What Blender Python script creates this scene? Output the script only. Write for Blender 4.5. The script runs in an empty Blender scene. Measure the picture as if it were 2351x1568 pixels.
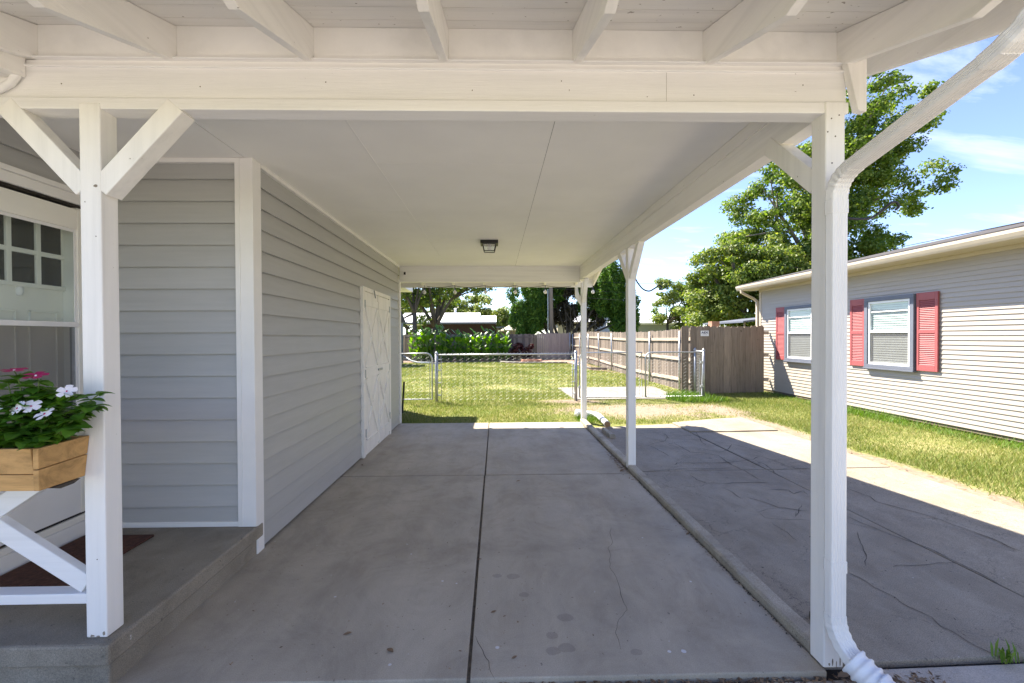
import bpy, math, random
import numpy as np
from mathutils import Vector, Matrix, noise as mnoise

R = math.radians
scene = bpy.context.scene
col = scene.collection
random.seed(7)
rng = np.random.default_rng(7)

# ---------------------------------------------------------------- camera
cam_d = bpy.data.cameras.new('camera')
cam = bpy.data.objects.new('camera', cam_d)
col.objects.link(cam)
cam.matrix_world = (Matrix.Translation((0, 0, 1.523)) @ Matrix.Rotation(R(-1.19), 4, 'Z')
                    @ Matrix.Rotation(R(90 - 0.62), 4, 'X') @ Matrix.Rotation(R(-0.26), 4, 'Z'))
cam_d.sensor_width = 36
cam_d.lens = 1015 / 2351 * 36
cam_d.shift_x = 0.0068
cam_d.clip_start = 0.05
cam_d.clip_end = 900
scene.camera = cam

# ---------------------------------------------------------------- light
SUN = Vector((-0.54, 0.58, 1.0)).normalized()
elev = math.asin(SUN.z)
azim = math.atan2(SUN.x, SUN.y)
world = bpy.data.worlds.new('World')
scene.world = world
world.use_nodes = True
wt = world.node_tree
wt.nodes.clear()
w_out = wt.nodes.new('ShaderNodeOutputWorld')
w_bg = wt.nodes.new('ShaderNodeBackground')
w_sky = wt.nodes.new('ShaderNodeTexSky')
w_sky.sky_type = 'NISHITA'
w_sky.sun_disc = False
w_sky.sun_elevation = elev
w_sky.sun_rotation = azim
w_sky.air_density = 1.0
w_sky.altitude = 1500
w_sky.dust_density = 0.0
w_sky.ozone_density = 5.0
w_tc = wt.nodes.new('ShaderNodeTexCoord')
w_sep = wt.nodes.new('ShaderNodeSeparateXYZ')
wt.links.new(w_tc.outputs['Generated'], w_sep.inputs[0])
w_add = wt.nodes.new('ShaderNodeMath'); w_add.operation = 'ADD'; w_add.inputs[1].default_value = 0.18
wt.links.new(w_sep.outputs['Z'], w_add.inputs[0])
w_mx = wt.nodes.new('ShaderNodeMath'); w_mx.operation = 'MAXIMUM'; w_mx.inputs[1].default_value = 0.05
wt.links.new(w_add.outputs[0], w_mx.inputs[0])
w_cmb = wt.nodes.new('ShaderNodeCombineXYZ')
for i, ax in enumerate('XY'):
    d = wt.nodes.new('ShaderNodeMath'); d.operation = 'DIVIDE'
    wt.links.new(w_sep.outputs[ax], d.inputs[0]); wt.links.new(w_mx.outputs[0], d.inputs[1])
    wt.links.new(d.outputs[0], w_cmb.inputs[i])
w_map = wt.nodes.new('ShaderNodeMapping')
w_map.inputs['Rotation'].default_value = (0, 0, R(38))
w_map.inputs['Scale'].default_value = (0.75, 1.7, 1)
wt.links.new(w_cmb.outputs[0], w_map.inputs['Vector'])
w_n = wt.nodes.new('ShaderNodeTexNoise')
w_n.inputs['Scale'].default_value = 1.5
w_n.inputs['Detail'].default_value = 9
w_n.inputs['Roughness'].default_value = 0.58
w_n.inputs['Distortion'].default_value = 0.5
wt.links.new(w_map.outputs[0], w_n.inputs['Vector'])
w_ramp = wt.nodes.new('ShaderNodeValToRGB')
w_ramp.color_ramp.elements[0].position = 0.54
w_ramp.color_ramp.elements[0].color = (0, 0, 0, 1)
w_ramp.color_ramp.elements[1].position = 0.9
w_ramp.color_ramp.elements[1].color = (0.85, 0.85, 0.85, 1)
wt.links.new(w_n.outputs[0], w_ramp.inputs[0])
w_mix = wt.nodes.new('ShaderNodeMix'); w_mix.data_type = 'RGBA'
wt.links.new(w_ramp.outputs[0], w_mix.inputs['Factor'])
w_hs = wt.nodes.new('ShaderNodeHueSaturation'); w_hs.inputs['Saturation'].default_value = 1.0; w_hs.inputs['Hue'].default_value = 0.512
wt.links.new(w_sky.outputs[0], w_hs.inputs['Color'])
wt.links.new(w_hs.outputs[0], w_mix.inputs[6])
w_mix.inputs[7].default_value = (6.0, 6.2, 6.6, 1)
wt.links.new(w_mix.outputs[2], w_bg.inputs['Color'])
w_bg.inputs['Strength'].default_value = 0.095
wt.links.new(w_bg.outputs[0], w_out.inputs['Surface'])

sun_d = bpy.data.lights.new('sun', 'SUN')
sun_d.energy = 4.5
sun_d.angle = R(0.53)
sun_d.color = (1.0, 0.96, 0.89)
sun = bpy.data.objects.new('sun', sun_d)
col.objects.link(sun)
sun.location = (-20, 20, 40)
sun.rotation_euler = SUN.to_track_quat('Z', 'Y').to_euler()

vs = scene.view_settings
vs.view_transform = 'Standard'
vs.look = 'None'
vs.gamma = 1.0
vs.use_curve_mapping = False
vs.exposure = 2.05
vs.use_white_balance = True
vs.white_balance_temperature = 7100
scene.cycles.max_bounces = 10
scene.cycles.diffuse_bounces = 6

# ---------------------------------------------------------------- helpers
OFF = {}

def tag(o, label=None, cat=None, group=None, kind=None):
    if label: o['label'] = label
    if cat: o['category'] = cat
    if group: o['group'] = group
    if kind: o['kind'] = kind
    return o

def thing(name, loc, label, cat, group=None):
    o = bpy.data.objects.new(name, None)
    o.empty_display_size = 0.1
    col.objects.link(o)
    o.location = loc
    OFF[o.name] = Vector(loc)
    return tag(o, label, cat, group)

class MB:
    def __init__(self):
        self.v = []; self.f = []
    def add(self, vs_, fs_):
        n = len(self.v)
        self.v += [tuple(p) for p in vs_]
        self.f += [tuple(i + n for i in f) for f in fs_]
        return self
    def box(self, x0, x1, y0, y1, z0, z1):
        p = [(x, y, z) for z in (z0, z1) for y in (y0, y1) for x in (x0, x1)]
        return self.add(p, [(0, 2, 3, 1), (4, 5, 7, 6), (0, 1, 5, 4), (2, 6, 7, 3), (0, 4, 6, 2), (1, 3, 7, 5)])
    def bar(self, a, b, w, h, up=(0, 0, 1)):
        a = Vector(a); b = Vector(b); t = (b - a).normalized(); u = Vector(up)
        s = t.cross(u)
        if s.length < 1e-4: s = t.cross(Vector((1, 0, 0)))
        s.normalize(); u = s.cross(t).normalized()
        p = []
        for q in (a, b):
            for i, j in ((-1, -1), (1, -1), (1, 1), (-1, 1)):
                p.append(q + s * (w / 2 * i) + u * (h / 2 * j))
        return self.add(p, [(0, 3, 2, 1), (4, 5, 6, 7), (0, 1, 5, 4), (1, 2, 6, 5), (2, 3, 7, 6), (3, 0, 4, 7)])
    def tube(self, pts, rad, n=8, caps=True):
        pts = [Vector(p) for p in pts]
        m = len(pts)
        rads = rad if isinstance(rad, (list, tuple)) else [rad] * m
        v = []; f = []
        ref = None
        for i, p in enumerate(pts):
            t = (pts[min(i + 1, m - 1)] - pts[max(i - 1, 0)]).normalized()
            if ref is None:
                ref = Vector((0, 0, 1)) if abs(t.z) < 0.9 else Vector((1, 0, 0))
            s = t.cross(ref)
            if s.length < 1e-5: s = t.cross(Vector((0, 1, 0)))
            s.normalize(); u = s.cross(t).normalized(); ref = u
            for k in range(n):
                a = 2 * math.pi * k / n
                v.append(p + s * (math.cos(a) * rads[i]) + u * (math.sin(a) * rads[i]))
        for i in range(m - 1):
            for k in range(n):
                k2 = (k + 1) % n
                f.append((i * n + k, i * n + k2, (i + 1) * n + k2, (i + 1) * n + k))
        if caps:
            f.append(tuple(range(n))[::-1]); f.append(tuple((m - 1) * n + k for k in range(n)))
        return self.add(v, f)
    def prism(self, poly, d):
        """closed polygon (list of 3-D points) extruded by vector d"""
        n = len(poly); d = Vector(d)
        v = [Vector(p) for p in poly] + [Vector(p) + d for p in poly]
        f = [tuple(range(n))[::-1], tuple(range(n, 2 * n))]
        f += [(i, (i + 1) % n, n + (i + 1) % n, n + i) for i in range(n)]
        return self.add(v, f)
    def lathe(self, c, prof, n=14):
        v = []; f = []
        for r, z in prof:
            for k in range(n):
                a = 2 * math.pi * k / n
                v.append((c[0] + r * math.cos(a), c[1] + r * math.sin(a), c[2] + z))
        for i in range(len(prof) - 1):
            for k in range(n):
                k2 = (k + 1) % n
                f.append((i * n + k, i * n + k2, (i + 1) * n + k2, (i + 1) * n + k))
        return self.add(v, f)
    def sweep(self, prof, path, ref=(1, 0, 0), scl=None):
        ref = Vector(ref); path = [Vector(p) for p in path]; m = len(path); n = len(prof)
        v = []; f = []
        for i, p in enumerate(path):
            t = (path[min(i + 1, m - 1)] - path[max(i - 1, 0)]).normalized()
            b = t.cross(ref).normalized()
            a = b.cross(t).normalized()
            s = scl[i] if scl else 1.0
            for (x, y) in prof: v.append(p + a * (x * s) + b * (y * s))
        for i in range(m - 1):
            for k in range(n):
                k2 = (k + 1) % n
                f.append((i * n + k, i * n + k2, (i + 1) * n + k2, (i + 1) * n + k))
        f.append(tuple(range(n))[::-1]); f.append(tuple((m - 1) * n + k for k in range(n)))
        return self.add(v, f)
    def build(self, name, mat, parent=None, smooth=False, bevel=0.0, seg=2):
        off = OFF.get(parent.name, Vector((0, 0, 0))) if parent else Vector((0, 0, 0))
        me = bpy.data.meshes.new(name)
        me.from_pydata([tuple(Vector(p) - off) for p in self.v], [], self.f)
        me.update()
        o = bpy.data.objects.new(name, me)
        col.objects.link(o)
        if mat: me.materials.append(mat)
        if parent:
            o.parent = parent
        OFF[o.name] = off
        if smooth:
            for p in me.polygons: p.use_smooth = True
        if bevel > 0:
            b = o.modifiers.new('bevel', 'BEVEL'); b.width = bevel; b.segments = seg; b.limit_method = 'ANGLE'
            b.harden_normals = False
        return o

def box(name, mat, x0, x1, y0, y1, z0, z1, parent=None, bevel=0.0):
    return MB().box(x0, x1, y0, y1, z0, z1).build(name, mat, parent, bevel=bevel)

def place(src, name, loc, parent=None, rot=None, scale=None):
    """another object on the same mesh data, loc in world space"""
    o = bpy.data.objects.new(name, src)
    col.objects.link(o)
    off = OFF.get(parent.name, Vector((0, 0, 0))) if parent else Vector((0, 0, 0))
    o.location = Vector(loc) - off
    if rot: o.rotation_euler = rot
    if scale: o.scale = scale
    if parent: o.parent = parent
    OFF[o.name] = Vector(loc)
    return o

def np_mesh(name, verts, faces, mat, parent=None, smooth=False):
    """verts (n,3) array, faces (m,k) array of equal-sized faces"""
    off = OFF.get(parent.name, Vector((0, 0, 0))) if parent else Vector((0, 0, 0))
    verts = np.asarray(verts, dtype=np.float32) - np.array(off, dtype=np.float32)
    faces = np.asarray(faces, dtype=np.int32)
    me = bpy.data.meshes.new(name)
    k = faces.shape[1]
    me.vertices.add(len(verts)); me.vertices.foreach_set('co', verts.ravel())
    me.loops.add(faces.size); me.loops.foreach_set('vertex_index', faces.ravel())
    me.polygons.add(len(faces)); me.polygons.foreach_set('loop_start', np.arange(0, faces.size, k, dtype=np.int32))
    me.polygons.foreach_set('loop_total', np.full(len(faces), k, dtype=np.int32))
    me.update(calc_edges=True)
    if mat: me.materials.append(mat)
    o = bpy.data.objects.new(name, me)
    col.objects.link(o)
    if parent: o.parent = parent
    OFF[o.name] = off
    return o

# ---------------------------------------------------------------- materials
def new_mat(name):
    m = bpy.data.materials.new(name)
    m.use_nodes = True
    nt = m.node_tree
    return m, nt, nt.nodes['Principled BSDF']

def nd(nt, t, **kw):
    n = nt.nodes.new(t)
    for k, v in kw.items():
        if k in n.inputs: n.inputs[k].default_value = v
        else: setattr(n, k, v)
    return n

def c4(c): return (c[0], c[1], c[2], 1)

def noise_tex(nt, vec, scale, detail=5, rough=0.55, dist=0.0):
    n = nd(nt, 'ShaderNodeTexNoise', Scale=scale, Detail=detail, Roughness=rough, Distortion=dist)
    nt.links.new(vec, n.inputs['Vector'])
    return n.outputs[0]

def ramp(nt, fac, stops):
    r = nt.nodes.new('ShaderNodeValToRGB')
    e = r.color_ramp.elements
    while len(e) < len(stops): e.new(0.5)
    for i, (p, c) in enumerate(stops):
        e[i].position = p; e[i].color = c4(c)
    nt.links.new(fac, r.inputs[0])
    return r.outputs[0]

def mixc(nt, fac, a, b, mode='MIX'):
    m = nt.nodes.new('ShaderNodeMix'); m.data_type = 'RGBA'; m.blend_type = mode
    for idx, x in ((0, fac), (6, a), (7, b)):
        if hasattr(x, 'is_linked') or isinstance(x, bpy.types.NodeSocket): nt.links.new(x, m.inputs[idx])
        elif idx == 0: m.inputs[0].default_value = x
        else: m.inputs[idx].default_value = c4(x)
    return m.outputs[2]

def mth(nt, op, a, b=0.0, c=None):
    m = nt.nodes.new('ShaderNodeMath'); m.operation = op
    for i, x in enumerate((a, b) if c is None else (a, b, c)):
        if isinstance(x, bpy.types.NodeSocket): nt.links.new(x, m.inputs[i])
        else: m.inputs[i].default_value = x
    return m.outputs[0]

def pos(nt, scale=(1, 1, 1), rot=(0, 0, 0)):
    g = nt.nodes.new('ShaderNodeNewGeometry')
    mp = nd(nt, 'ShaderNodeMapping')
    mp.inputs['Scale'].default_value = scale
    mp.inputs['Rotation'].default_value = rot
    nt.links.new(g.outputs['Position'], mp.inputs['Vector'])
    return mp.outputs[0]

def bump(nt, bsdf, h, strength=0.2, dist=0.01):
    b = nd(nt, 'ShaderNodeBump', Strength=strength, Distance=dist)
    nt.links.new(h, b.inputs['Height'])
    nt.links.new(b.outputs[0], bsdf.inputs['Normal'])

def simple(name, c, rough=0.6, var=0.12, scale=6.0, stretch=(1, 1, 1), metallic=0.0, bmp=0.15, bscale=80, per_object=0.0, spec=0.4, speck=None):
    """painted or plain surface: broad colour drift, fine relief, optional variation from piece to piece"""
    m, nt, b = new_mat(name)
    p = pos(nt, stretch)
    n = noise_tex(nt, p, scale, 6, 0.6)
    lo = tuple(x * (1 - var) for x in c); hi = tuple(min(1, x * (1 + var)) for x in c)
    cc = ramp(nt, n, [(0.3, lo), (0.7, hi)])
    if per_object:
        oi = nt.nodes.new('ShaderNodeObjectInfo')
        v = mth(nt, 'MULTIPLY_ADD', oi.outputs['Random'], 2 * per_object, 1 - per_object)
        hs = nd(nt, 'ShaderNodeHueSaturation')
        nt.links.new(v, hs.inputs['Value']); nt.links.new(cc, hs.inputs['Color'])
        cc = hs.outputs[0]
    if speck:
        n2 = noise_tex(nt, pos(nt), speck[1], 3, 0.6)
        f = ramp(nt, n2, [(speck[2], (0, 0, 0)), (speck[2] + 0.06, (1, 1, 1))])
        cc = mixc(nt, f, cc, speck[0])
    nt.links.new(cc, b.inputs['Base Color'])
    b.inputs['Roughness'].default_value = rough
    b.inputs['Metallic'].default_value = metallic
    b.inputs['Specular IOR Level'].default_value = spec
    if bmp:
        bump(nt, b, noise_tex(nt, p, bscale, 4, 0.6), bmp, 0.004)
    return m

def wood_paint(name, c, stretch, grime=(0.45, 0.40, 0.32), amt=0.5, spk=0.755):
    """old brush-painted timber: drifting tint, grain relief, sparse scuffs"""
    m, nt, b = new_mat(name)
    p = pos(nt, stretch)
    n = noise_tex(nt, p, 2.2, 6, 0.6)
    cc = ramp(nt, n, [(0.28, tuple(x * 0.90 for x in c)), (0.5, c), (0.75, tuple(min(1, x * 1.05) for x in c))])
    g = noise_tex(nt, pos(nt), 9.0, 8, 0.75, 0.4)
    f = ramp(nt, g, [(0.66, (0, 0, 0)), (0.80, (amt, amt, amt))])
    cc = mixc(nt, f, cc, grime)
    s = noise_tex(nt, pos(nt), 34.0, 3, 0.5)
    f2 = ramp(nt, s, [(spk, (0, 0, 0)), (spk + 0.025, (0.8, 0.8, 0.8))])
    cc = mixc(nt, f2, cc, (0.22, 0.18, 0.13))
    nt.links.new(cc, b.inputs['Base Color'])
    b.inputs['Roughness'].default_value = 0.55
    b.inputs['Specular IOR Level'].default_value = 0.35
    bump(nt, b, noise_tex(nt, p, 26, 5, 0.65), 0.35, 0.004)
    return m

WHITE_X = wood_paint('white_paint_along_x', (0.86, 0.85, 0.83), (0.35, 4, 9), amt=0.35)
WHITE_Y = wood_paint('white_paint_along_y', (0.87, 0.85, 0.81), (9, 0.35, 9), amt=0.35)
WHITE_Z = wood_paint('white_paint_upright', (0.86, 0.84, 0.80), (9, 9, 0.35), amt=0.3)
DECK_PAINT = wood_paint('white_paint_old_boards', (0.83, 0.81, 0.77), (0.4, 6, 6), amt=0.75, spk=0.70)
BLOCK_PAINT = wood_paint('white_paint_blocking', (0.89, 0.88, 0.85), (2, 2, 2), amt=0.2)
CEIL = simple('soffit_paint', (0.89, 0.88, 0.85), 0.7, 0.035, 1.6, bmp=0.12, bscale=18)
VINYL_WHITE = simple('white_vinyl_trim', (0.83, 0.82, 0.80), 0.45, 0.03, 4, bmp=0.05)
DOOR_WHITE = simple('white_door_paint', (0.84, 0.82, 0.75), 0.4, 0.04, 3, bmp=0.06)
SHED_WHITE = wood_paint('white_shed_door_paint', (0.84, 0.82, 0.78), (4, 4, 0.6), amt=0.2)
ALU_WHITE = simple('white_aluminium', (0.80, 0.78, 0.74), 0.38, 0.05, 5, (3, 3, 0.5), bmp=0, spec=0.5, speck=((0.35, 0.31, 0.24), 26, 0.77))
HOSE_WHITE = simple('white_plastic_hose', (0.80, 0.81, 0.82), 0.4, 0.06, 12, bmp=0.05)
BLACK = simple('black_metal', (0.02, 0.02, 0.022), 0.45, 0.2, 10)
DARK = simple('dark_dirt_and_gap_shade', (0.035, 0.03, 0.025), 0.95, 0.4, 30)  # dirt in joints; on the door gaps its dark colour stands in for shade
JOINT = simple('joint_dirt', (0.11, 0.09, 0.065), 0.95, 0.4, 25, bmp=0.6)
CRACK = simple('crack_dirt', (0.10, 0.087, 0.07), 0.95, 0.4, 20)

def siding_mat(name, c, grain, per=0.03):
    m, nt, b = new_mat(name)
    p = pos(nt, grain)
    n = noise_tex(nt, p, 3.0, 6, 0.65)
    cc = ramp(nt, n, [(0.3, tuple(x * 0.95 for x in c)), (0.7, tuple(x * 1.05 for x in c))])
    oi = nt.nodes.new('ShaderNodeObjectInfo')
    v = mth(nt, 'MULTIPLY_ADD', oi.outputs['Random'], 2 * per, 1 - per)
    hs = nd(nt, 'ShaderNodeHueSaturation')
    nt.links.new(v, hs.inputs['Value']); nt.links.new(cc, hs.inputs['Color'])
    nt.links.new(hs.outputs[0], b.inputs['Base Color'])
    b.inputs['Roughness'].default_value = 0.42
    b.inputs['Specular IOR Level'].default_value = 0.55
    bump(nt, b, noise_tex(nt, p, 30, 5, 0.7), 0.22, 0.003)
    return m
GREY_SIDING_X = siding_mat('grey_siding_x', (0.425, 0.427, 0.42), (0.6, 6, 8))
GREY_SIDING_Y = siding_mat('grey_siding_y', (0.425, 0.427, 0.42), (6, 0.6, 8))
CREAM_SIDING = siding_mat('cream_siding', (0.385, 0.345, 0.295), (6, 0.4, 8), 0.02)

def concrete(name, base, dark, light, stain, speck_amt, bmp=0.25, scale=1.0, drift=0.5, cracks=False):
    m, nt, b = new_mat(name)
    p = pos(nt)
    big = noise_tex(nt, p, 0.75 * scale, 7, 0.62, 0.6)
    cc = ramp(nt, big, [(0.28, dark), (0.5, base), (0.74, light)])
    mid = noise_tex(nt, pos(nt, (1, 0.6, 1)), 3.3, 8, 0.7, 0.8)
    f = ramp(nt, mid, [(0.5, (0, 0, 0)), (0.78, (drift, drift, drift))])
    cc = mixc(nt, f, cc, stain)
    lt = noise_tex(nt, pos(nt, (1, 1, 1), (0, 0, 0.7)), 5.0, 8, 0.7, 1.2)
    f = ramp(nt, lt, [(0.62, (0, 0, 0)), (0.82, (0.45, 0.45, 0.45))])
    cc = mixc(nt, f, cc, light)
    ty = noise_tex(nt, pos(nt, (2.4, 0.22, 1)), 1.6, 5, 0.6, 0.4)
    f = ramp(nt, ty, [(0.3, (0.9,) * 3), (0.7, (1.07,) * 3)])
    cc = mixc(nt, 1.0, cc, f, 'MULTIPLY')
    blot = noise_tex(nt, pos(nt, (1, 1, 1), (0, 0, 2.1)), 1.7, 9, 0.78, 1.5)
    f = ramp(nt, blot, [(0.36, (0.87,) * 3), (0.5, (1.0,) * 3), (0.66, (1.09,) * 3)])
    cc = mixc(nt, 1.0, cc, f, 'MULTIPLY')
    if cracks:
        wob = nd(nt, 'ShaderNodeTexNoise', Scale=3.5, Detail=6, Roughness=0.7)
        nt.links.new(p, wob.inputs['Vector'])
        va = nt.nodes.new('ShaderNodeVectorMath'); va.operation = 'MULTIPLY_ADD'
        nt.links.new(wob.outputs['Color'], va.inputs[0]); va.inputs[1].default_value = (0.5, 0.5, 0); nt.links.new(p, va.inputs[2])
        for sc, wd_, thr in ((1.5, 0.006, 0.50), (3.6, 0.0075, 0.58)):
            vo = nd(nt, 'ShaderNodeTexVoronoi', Scale=sc); vo.feature = 'DISTANCE_TO_EDGE'; vo.voronoi_dimensions = '2D'
            nt.links.new(va.outputs[0], vo.inputs['Vector'])
            ed = ramp(nt, vo.outputs['Distance'], [(0.0, (1, 1, 1)), (wd_ * sc * 0.7, (0, 0, 0))])
            msk = ramp(nt, noise_tex(nt, p, 0.9, 3, 0.5), [(thr - 0.04, (0, 0, 0)), (thr + 0.04, (1, 1, 1))])
            f = mixc(nt, 1.0, ed, msk, 'MULTIPLY')
            cc = mixc(nt, f, cc, tuple(x * 0.28 for x in base))
    sp = noise_tex(nt, p, 210, 3, 0.6)
    f = ramp(nt, sp, [(0.35, (1 - speck_amt,) * 3), (0.65, (1 + speck_amt * 0.6,) * 3)])
    cc = mixc(nt, 1.0, cc, f, 'MULTIPLY')
    dots = noise_tex(nt, p, 42, 2, 0.5)
    f = ramp(nt, dots, [(0.715, (0, 0, 0)), (0.74, (0.75, 0.75, 0.75))])
    cc = mixc(nt, f, cc, tuple(x * 0.35 for x in base))
    dl = noise_tex(nt, pos(nt, (1, 1, 1), (0.3, 0, 1.1)), 36, 2, 0.5)
    f = ramp(nt, dl, [(0.77, (0, 0, 0)), (0.79, (0.8, 0.8, 0.8))])
    cc = mixc(nt, f, cc, (0.6, 0.58, 0.55))
    nt.links.new(cc, b.inputs['Base Color'])
    rr = ramp(nt, mid, [(0.3, (0.55, 0.55, 0.55)), (0.7, (0.8, 0.8, 0.8))])
    nt.links.new(rr, b.inputs['Roughness'])
    b.inputs['Specular IOR Level'].default_value = 0.35
    h = mth(nt, 'ADD', noise_tex(nt, p, 150, 4, 0.7), mth(nt, 'MULTIPLY', noise_tex(nt, p, 7, 5, 0.6), 1.5))
    bump(nt, b, h, bmp, 0.006)
    return m

SLAB = concrete('carport_concrete', (0.43, 0.375, 0.295), (0.338, 0.29, 0.224), (0.50, 0.442, 0.356), (0.295, 0.243, 0.18), 0.14, 0.12)
DRIVE = concrete('driveway_concrete', (0.315, 0.272, 0.21), (0.247, 0.21, 0.16), (0.37, 0.325, 0.257), (0.22, 0.182, 0.132), 0.36, 0.35, cracks=True)
PORCH = concrete('porch_concrete', (0.30, 0.265, 0.21), (0.2, 0.175, 0.135), (0.40, 0.355, 0.285), (0.17, 0.145, 0.11), 0.28, 0.35, 1.6, 0.7)
KERB = concrete('kerb_concrete', (0.42, 0.375, 0.30), (0.28, 0.245, 0.19), (0.52, 0.47, 0.39), (0.2, 0.17, 0.13), 0.3, 0.7, 4, 0.7)
PAD = concrete('pad_concrete', (0.25, 0.233, 0.205), (0.20, 0.185, 0.163), (0.29, 0.272, 0.245), (0.175, 0.16, 0.138), 0.15, 0.15)

RUST_NAIL = simple('dark_nail', (0.14, 0.105, 0.075), 0.8, 0.3, 60)
BARE_WOOD = simple('bare_grey_wood', (0.26, 0.22, 0.17), 0.9, 0.3, 40)
PAVE = concrete('front_pavement', (0.45, 0.405, 0.345), (0.37, 0.33, 0.28), (0.52, 0.475, 0.41), (0.3, 0.26, 0.21), 0.25, 0.3)
GALV = simple('galvanised_steel', (0.40, 0.42, 0.44), 0.42, 0.15, 14, metallic=0.65, bmp=0.1)
GALV_DARK = simple('weathered_steel_wire', (0.26, 0.265, 0.26), 0.5, 0.1, 14, metallic=0.5, bmp=0)

def plank_mat(name, c, per, stretch=(14, 14, 0.8), dark=0.45):
    m, nt, b = new_mat(name)
    oi = nt.nodes.new('ShaderNodeObjectInfo')
    p = pos(nt, stretch)
    ad = nt.nodes.new('ShaderNodeVectorMath'); ad.operation = 'ADD'
    nt.links.new(p, ad.inputs[0])
    cb = nt.nodes.new('ShaderNodeCombineXYZ')
    nt.links.new(mth(nt, 'MULTIPLY', oi.outputs['Random'], 40), cb.inputs[2])
    nt.links.new(cb.outputs[0], ad.inputs[1])
    n = noise_tex(nt, ad.outputs[0], 2.0, 8, 0.7, 1.0)
    cc = ramp(nt, n, [(0.25, tuple(x * dark for x in c)), (0.5, c), (0.78, tuple(min(1, x * 1.3) for x in c))])
    k = noise_tex(nt, pos(nt), 11, 2, 0.5)
    f = ramp(nt, k, [(0.72, (0, 0, 0)), (0.77, (0.8, 0.8, 0.8))])
    cc = mixc(nt, f, cc, tuple(x * 0.3 for x in c))
    v = mth(nt, 'MULTIPLY_ADD', oi.outputs['Random'], 2 * per, 1 - per)
    hs = nd(nt, 'ShaderNodeHueSaturation')
    nt.links.new(v, hs.inputs['Value']); nt.links.new(cc, hs.inputs['Color'])
    nt.links.new(hs.outputs[0], b.inputs['Base Color'])
    b.inputs['Roughness'].default_value = 0.85
    b.inputs['Specular IOR Level'].default_value = 0.2
    bump(nt, b, n, 0.5, 0.006)
    return m
PICKET_GREY = plank_mat('weathered_picket', (0.195, 0.16, 0.135), 0.35)
PICKET_GATE = plank_mat('weathered_gate_board', (0.25, 0.20, 0.155), 0.18)
PICKET_NEW = plank_mat('smooth_grey_fence_board', (0.30, 0.255, 0.225), 0.10, dark=0.8)
PICKET_TAN = plank_mat('tan_fence_board', (0.42, 0.34, 0.24), 0.15)
RAIL_WOOD = plank_mat('pale_fence_rail', (0.44, 0.375, 0.305), 0.12, (1.2, 1.2, 14))
BOX_WOOD = plank_mat('planter_cedar', (0.54, 0.315, 0.125), 0.14, (1.6, 5, 7), 0.5)
POLE_WOOD = plank_mat('utility_pole_wood', (0.22, 0.185, 0.155), 0.05)
BARK = simple('bark', (0.085, 0.07, 0.055), 0.95, 0.45, 5, (1, 1, 0.25), bmp=0.8, bscale=14)
BARK_PALE = simple('pale_bark', (0.20, 0.17, 0.14), 0.95, 0.4, 5, (1, 1, 0.25), bmp=0.8, bscale=14)

def leaf_mat(name, c1, c2, c3, rough=0.5, trans=0.35, nscale=0.35):
    m, nt, b = new_mat(name)
    g = nt.nodes.new('ShaderNodeNewGeometry')
    n = noise_tex(nt, pos(nt), nscale, 3, 0.5)
    f = mth(nt, 'ADD', mth(nt, 'MULTIPLY', g.outputs['Random Per Island'], 0.6), mth(nt, 'MULTIPLY', n, 0.4))
    cc = ramp(nt, f, [(0.2, c1), (0.5, c2), (0.8, c3)])
    nt.links.new(cc, b.inputs['Base Color'])
    b.inputs['Roughness'].default_value = rough
    b.inputs['Specular IOR Level'].default_value = 0.4
    tr = nt.nodes.new('ShaderNodeBsdfTranslucent')
    hs = nd(nt, 'ShaderNodeHueSaturation', Saturation=1.15, Value=1.3)
    nt.links.new(cc, hs.inputs['Color']); nt.links.new(hs.outputs[0], tr.inputs['Color'])
    mx = nt.nodes.new('ShaderNodeMixShader'); mx.inputs[0].default_value = trans
    nt.links.new(b.outputs[0], mx.inputs[1]); nt.links.new(tr.outputs[0], mx.inputs[2])
    nt.links.new(mx.outputs[0], nt.nodes['Material Output'].inputs['Surface'])
    return m
LEAF_TALL = leaf_mat('sycamore_leaves', (0.055, 0.11, 0.018), (0.125, 0.195, 0.034), (0.25, 0.31, 0.07), 0.5, 0.5)
LEAF_MID = leaf_mat('bright_leaves', (0.07, 0.125, 0.02), (0.15, 0.21, 0.04), (0.30, 0.33, 0.08), 0.5, 0.45)
LEAF_DARK = leaf_mat('dark_green_leaves', (0.03, 0.06, 0.012), (0.07, 0.115, 0.022), (0.14, 0.18, 0.04), 0.5, 0.45)  # darker green leaf tone, used on the slender tree
LEAF_FAR = leaf_mat('yellow_green_leaves', (0.08, 0.13, 0.02), (0.17, 0.22, 0.04), (0.28, 0.32, 0.08))
JUNIPER = leaf_mat('juniper_foliage', (0.03, 0.085, 0.012), (0.075, 0.175, 0.024), (0.17, 0.29, 0.04), 0.7, 0.3, 0.9)
JUNIPER_IN = leaf_mat('juniper_inner', (0.03, 0.026, 0.016), (0.06, 0.05, 0.03), (0.10, 0.085, 0.05), 0.9, 0.05, 1.5)
CANNA = leaf_mat('canna_leaves', (0.05, 0.14, 0.015), (0.11, 0.25, 0.025), (0.24, 0.40, 0.06), 0.35, 0.4, 0.8)
RED_LEAF = leaf_mat('dark_red_leaves', (0.03, 0.008, 0.01), (0.07, 0.018, 0.02), (0.2, 0.09, 0.07), 0.45, 0.2)
VINCA = leaf_mat('vinca_leaves', (0.04, 0.12, 0.014), (0.08, 0.20, 0.022), (0.16, 0.30, 0.04), 0.4, 0.3, 6)
GRASS = leaf_mat('grass_blades', (0.10, 0.165, 0.028), (0.19, 0.235, 0.055), (0.36, 0.335, 0.14), 0.7, 0.3, 0.55)
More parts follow.
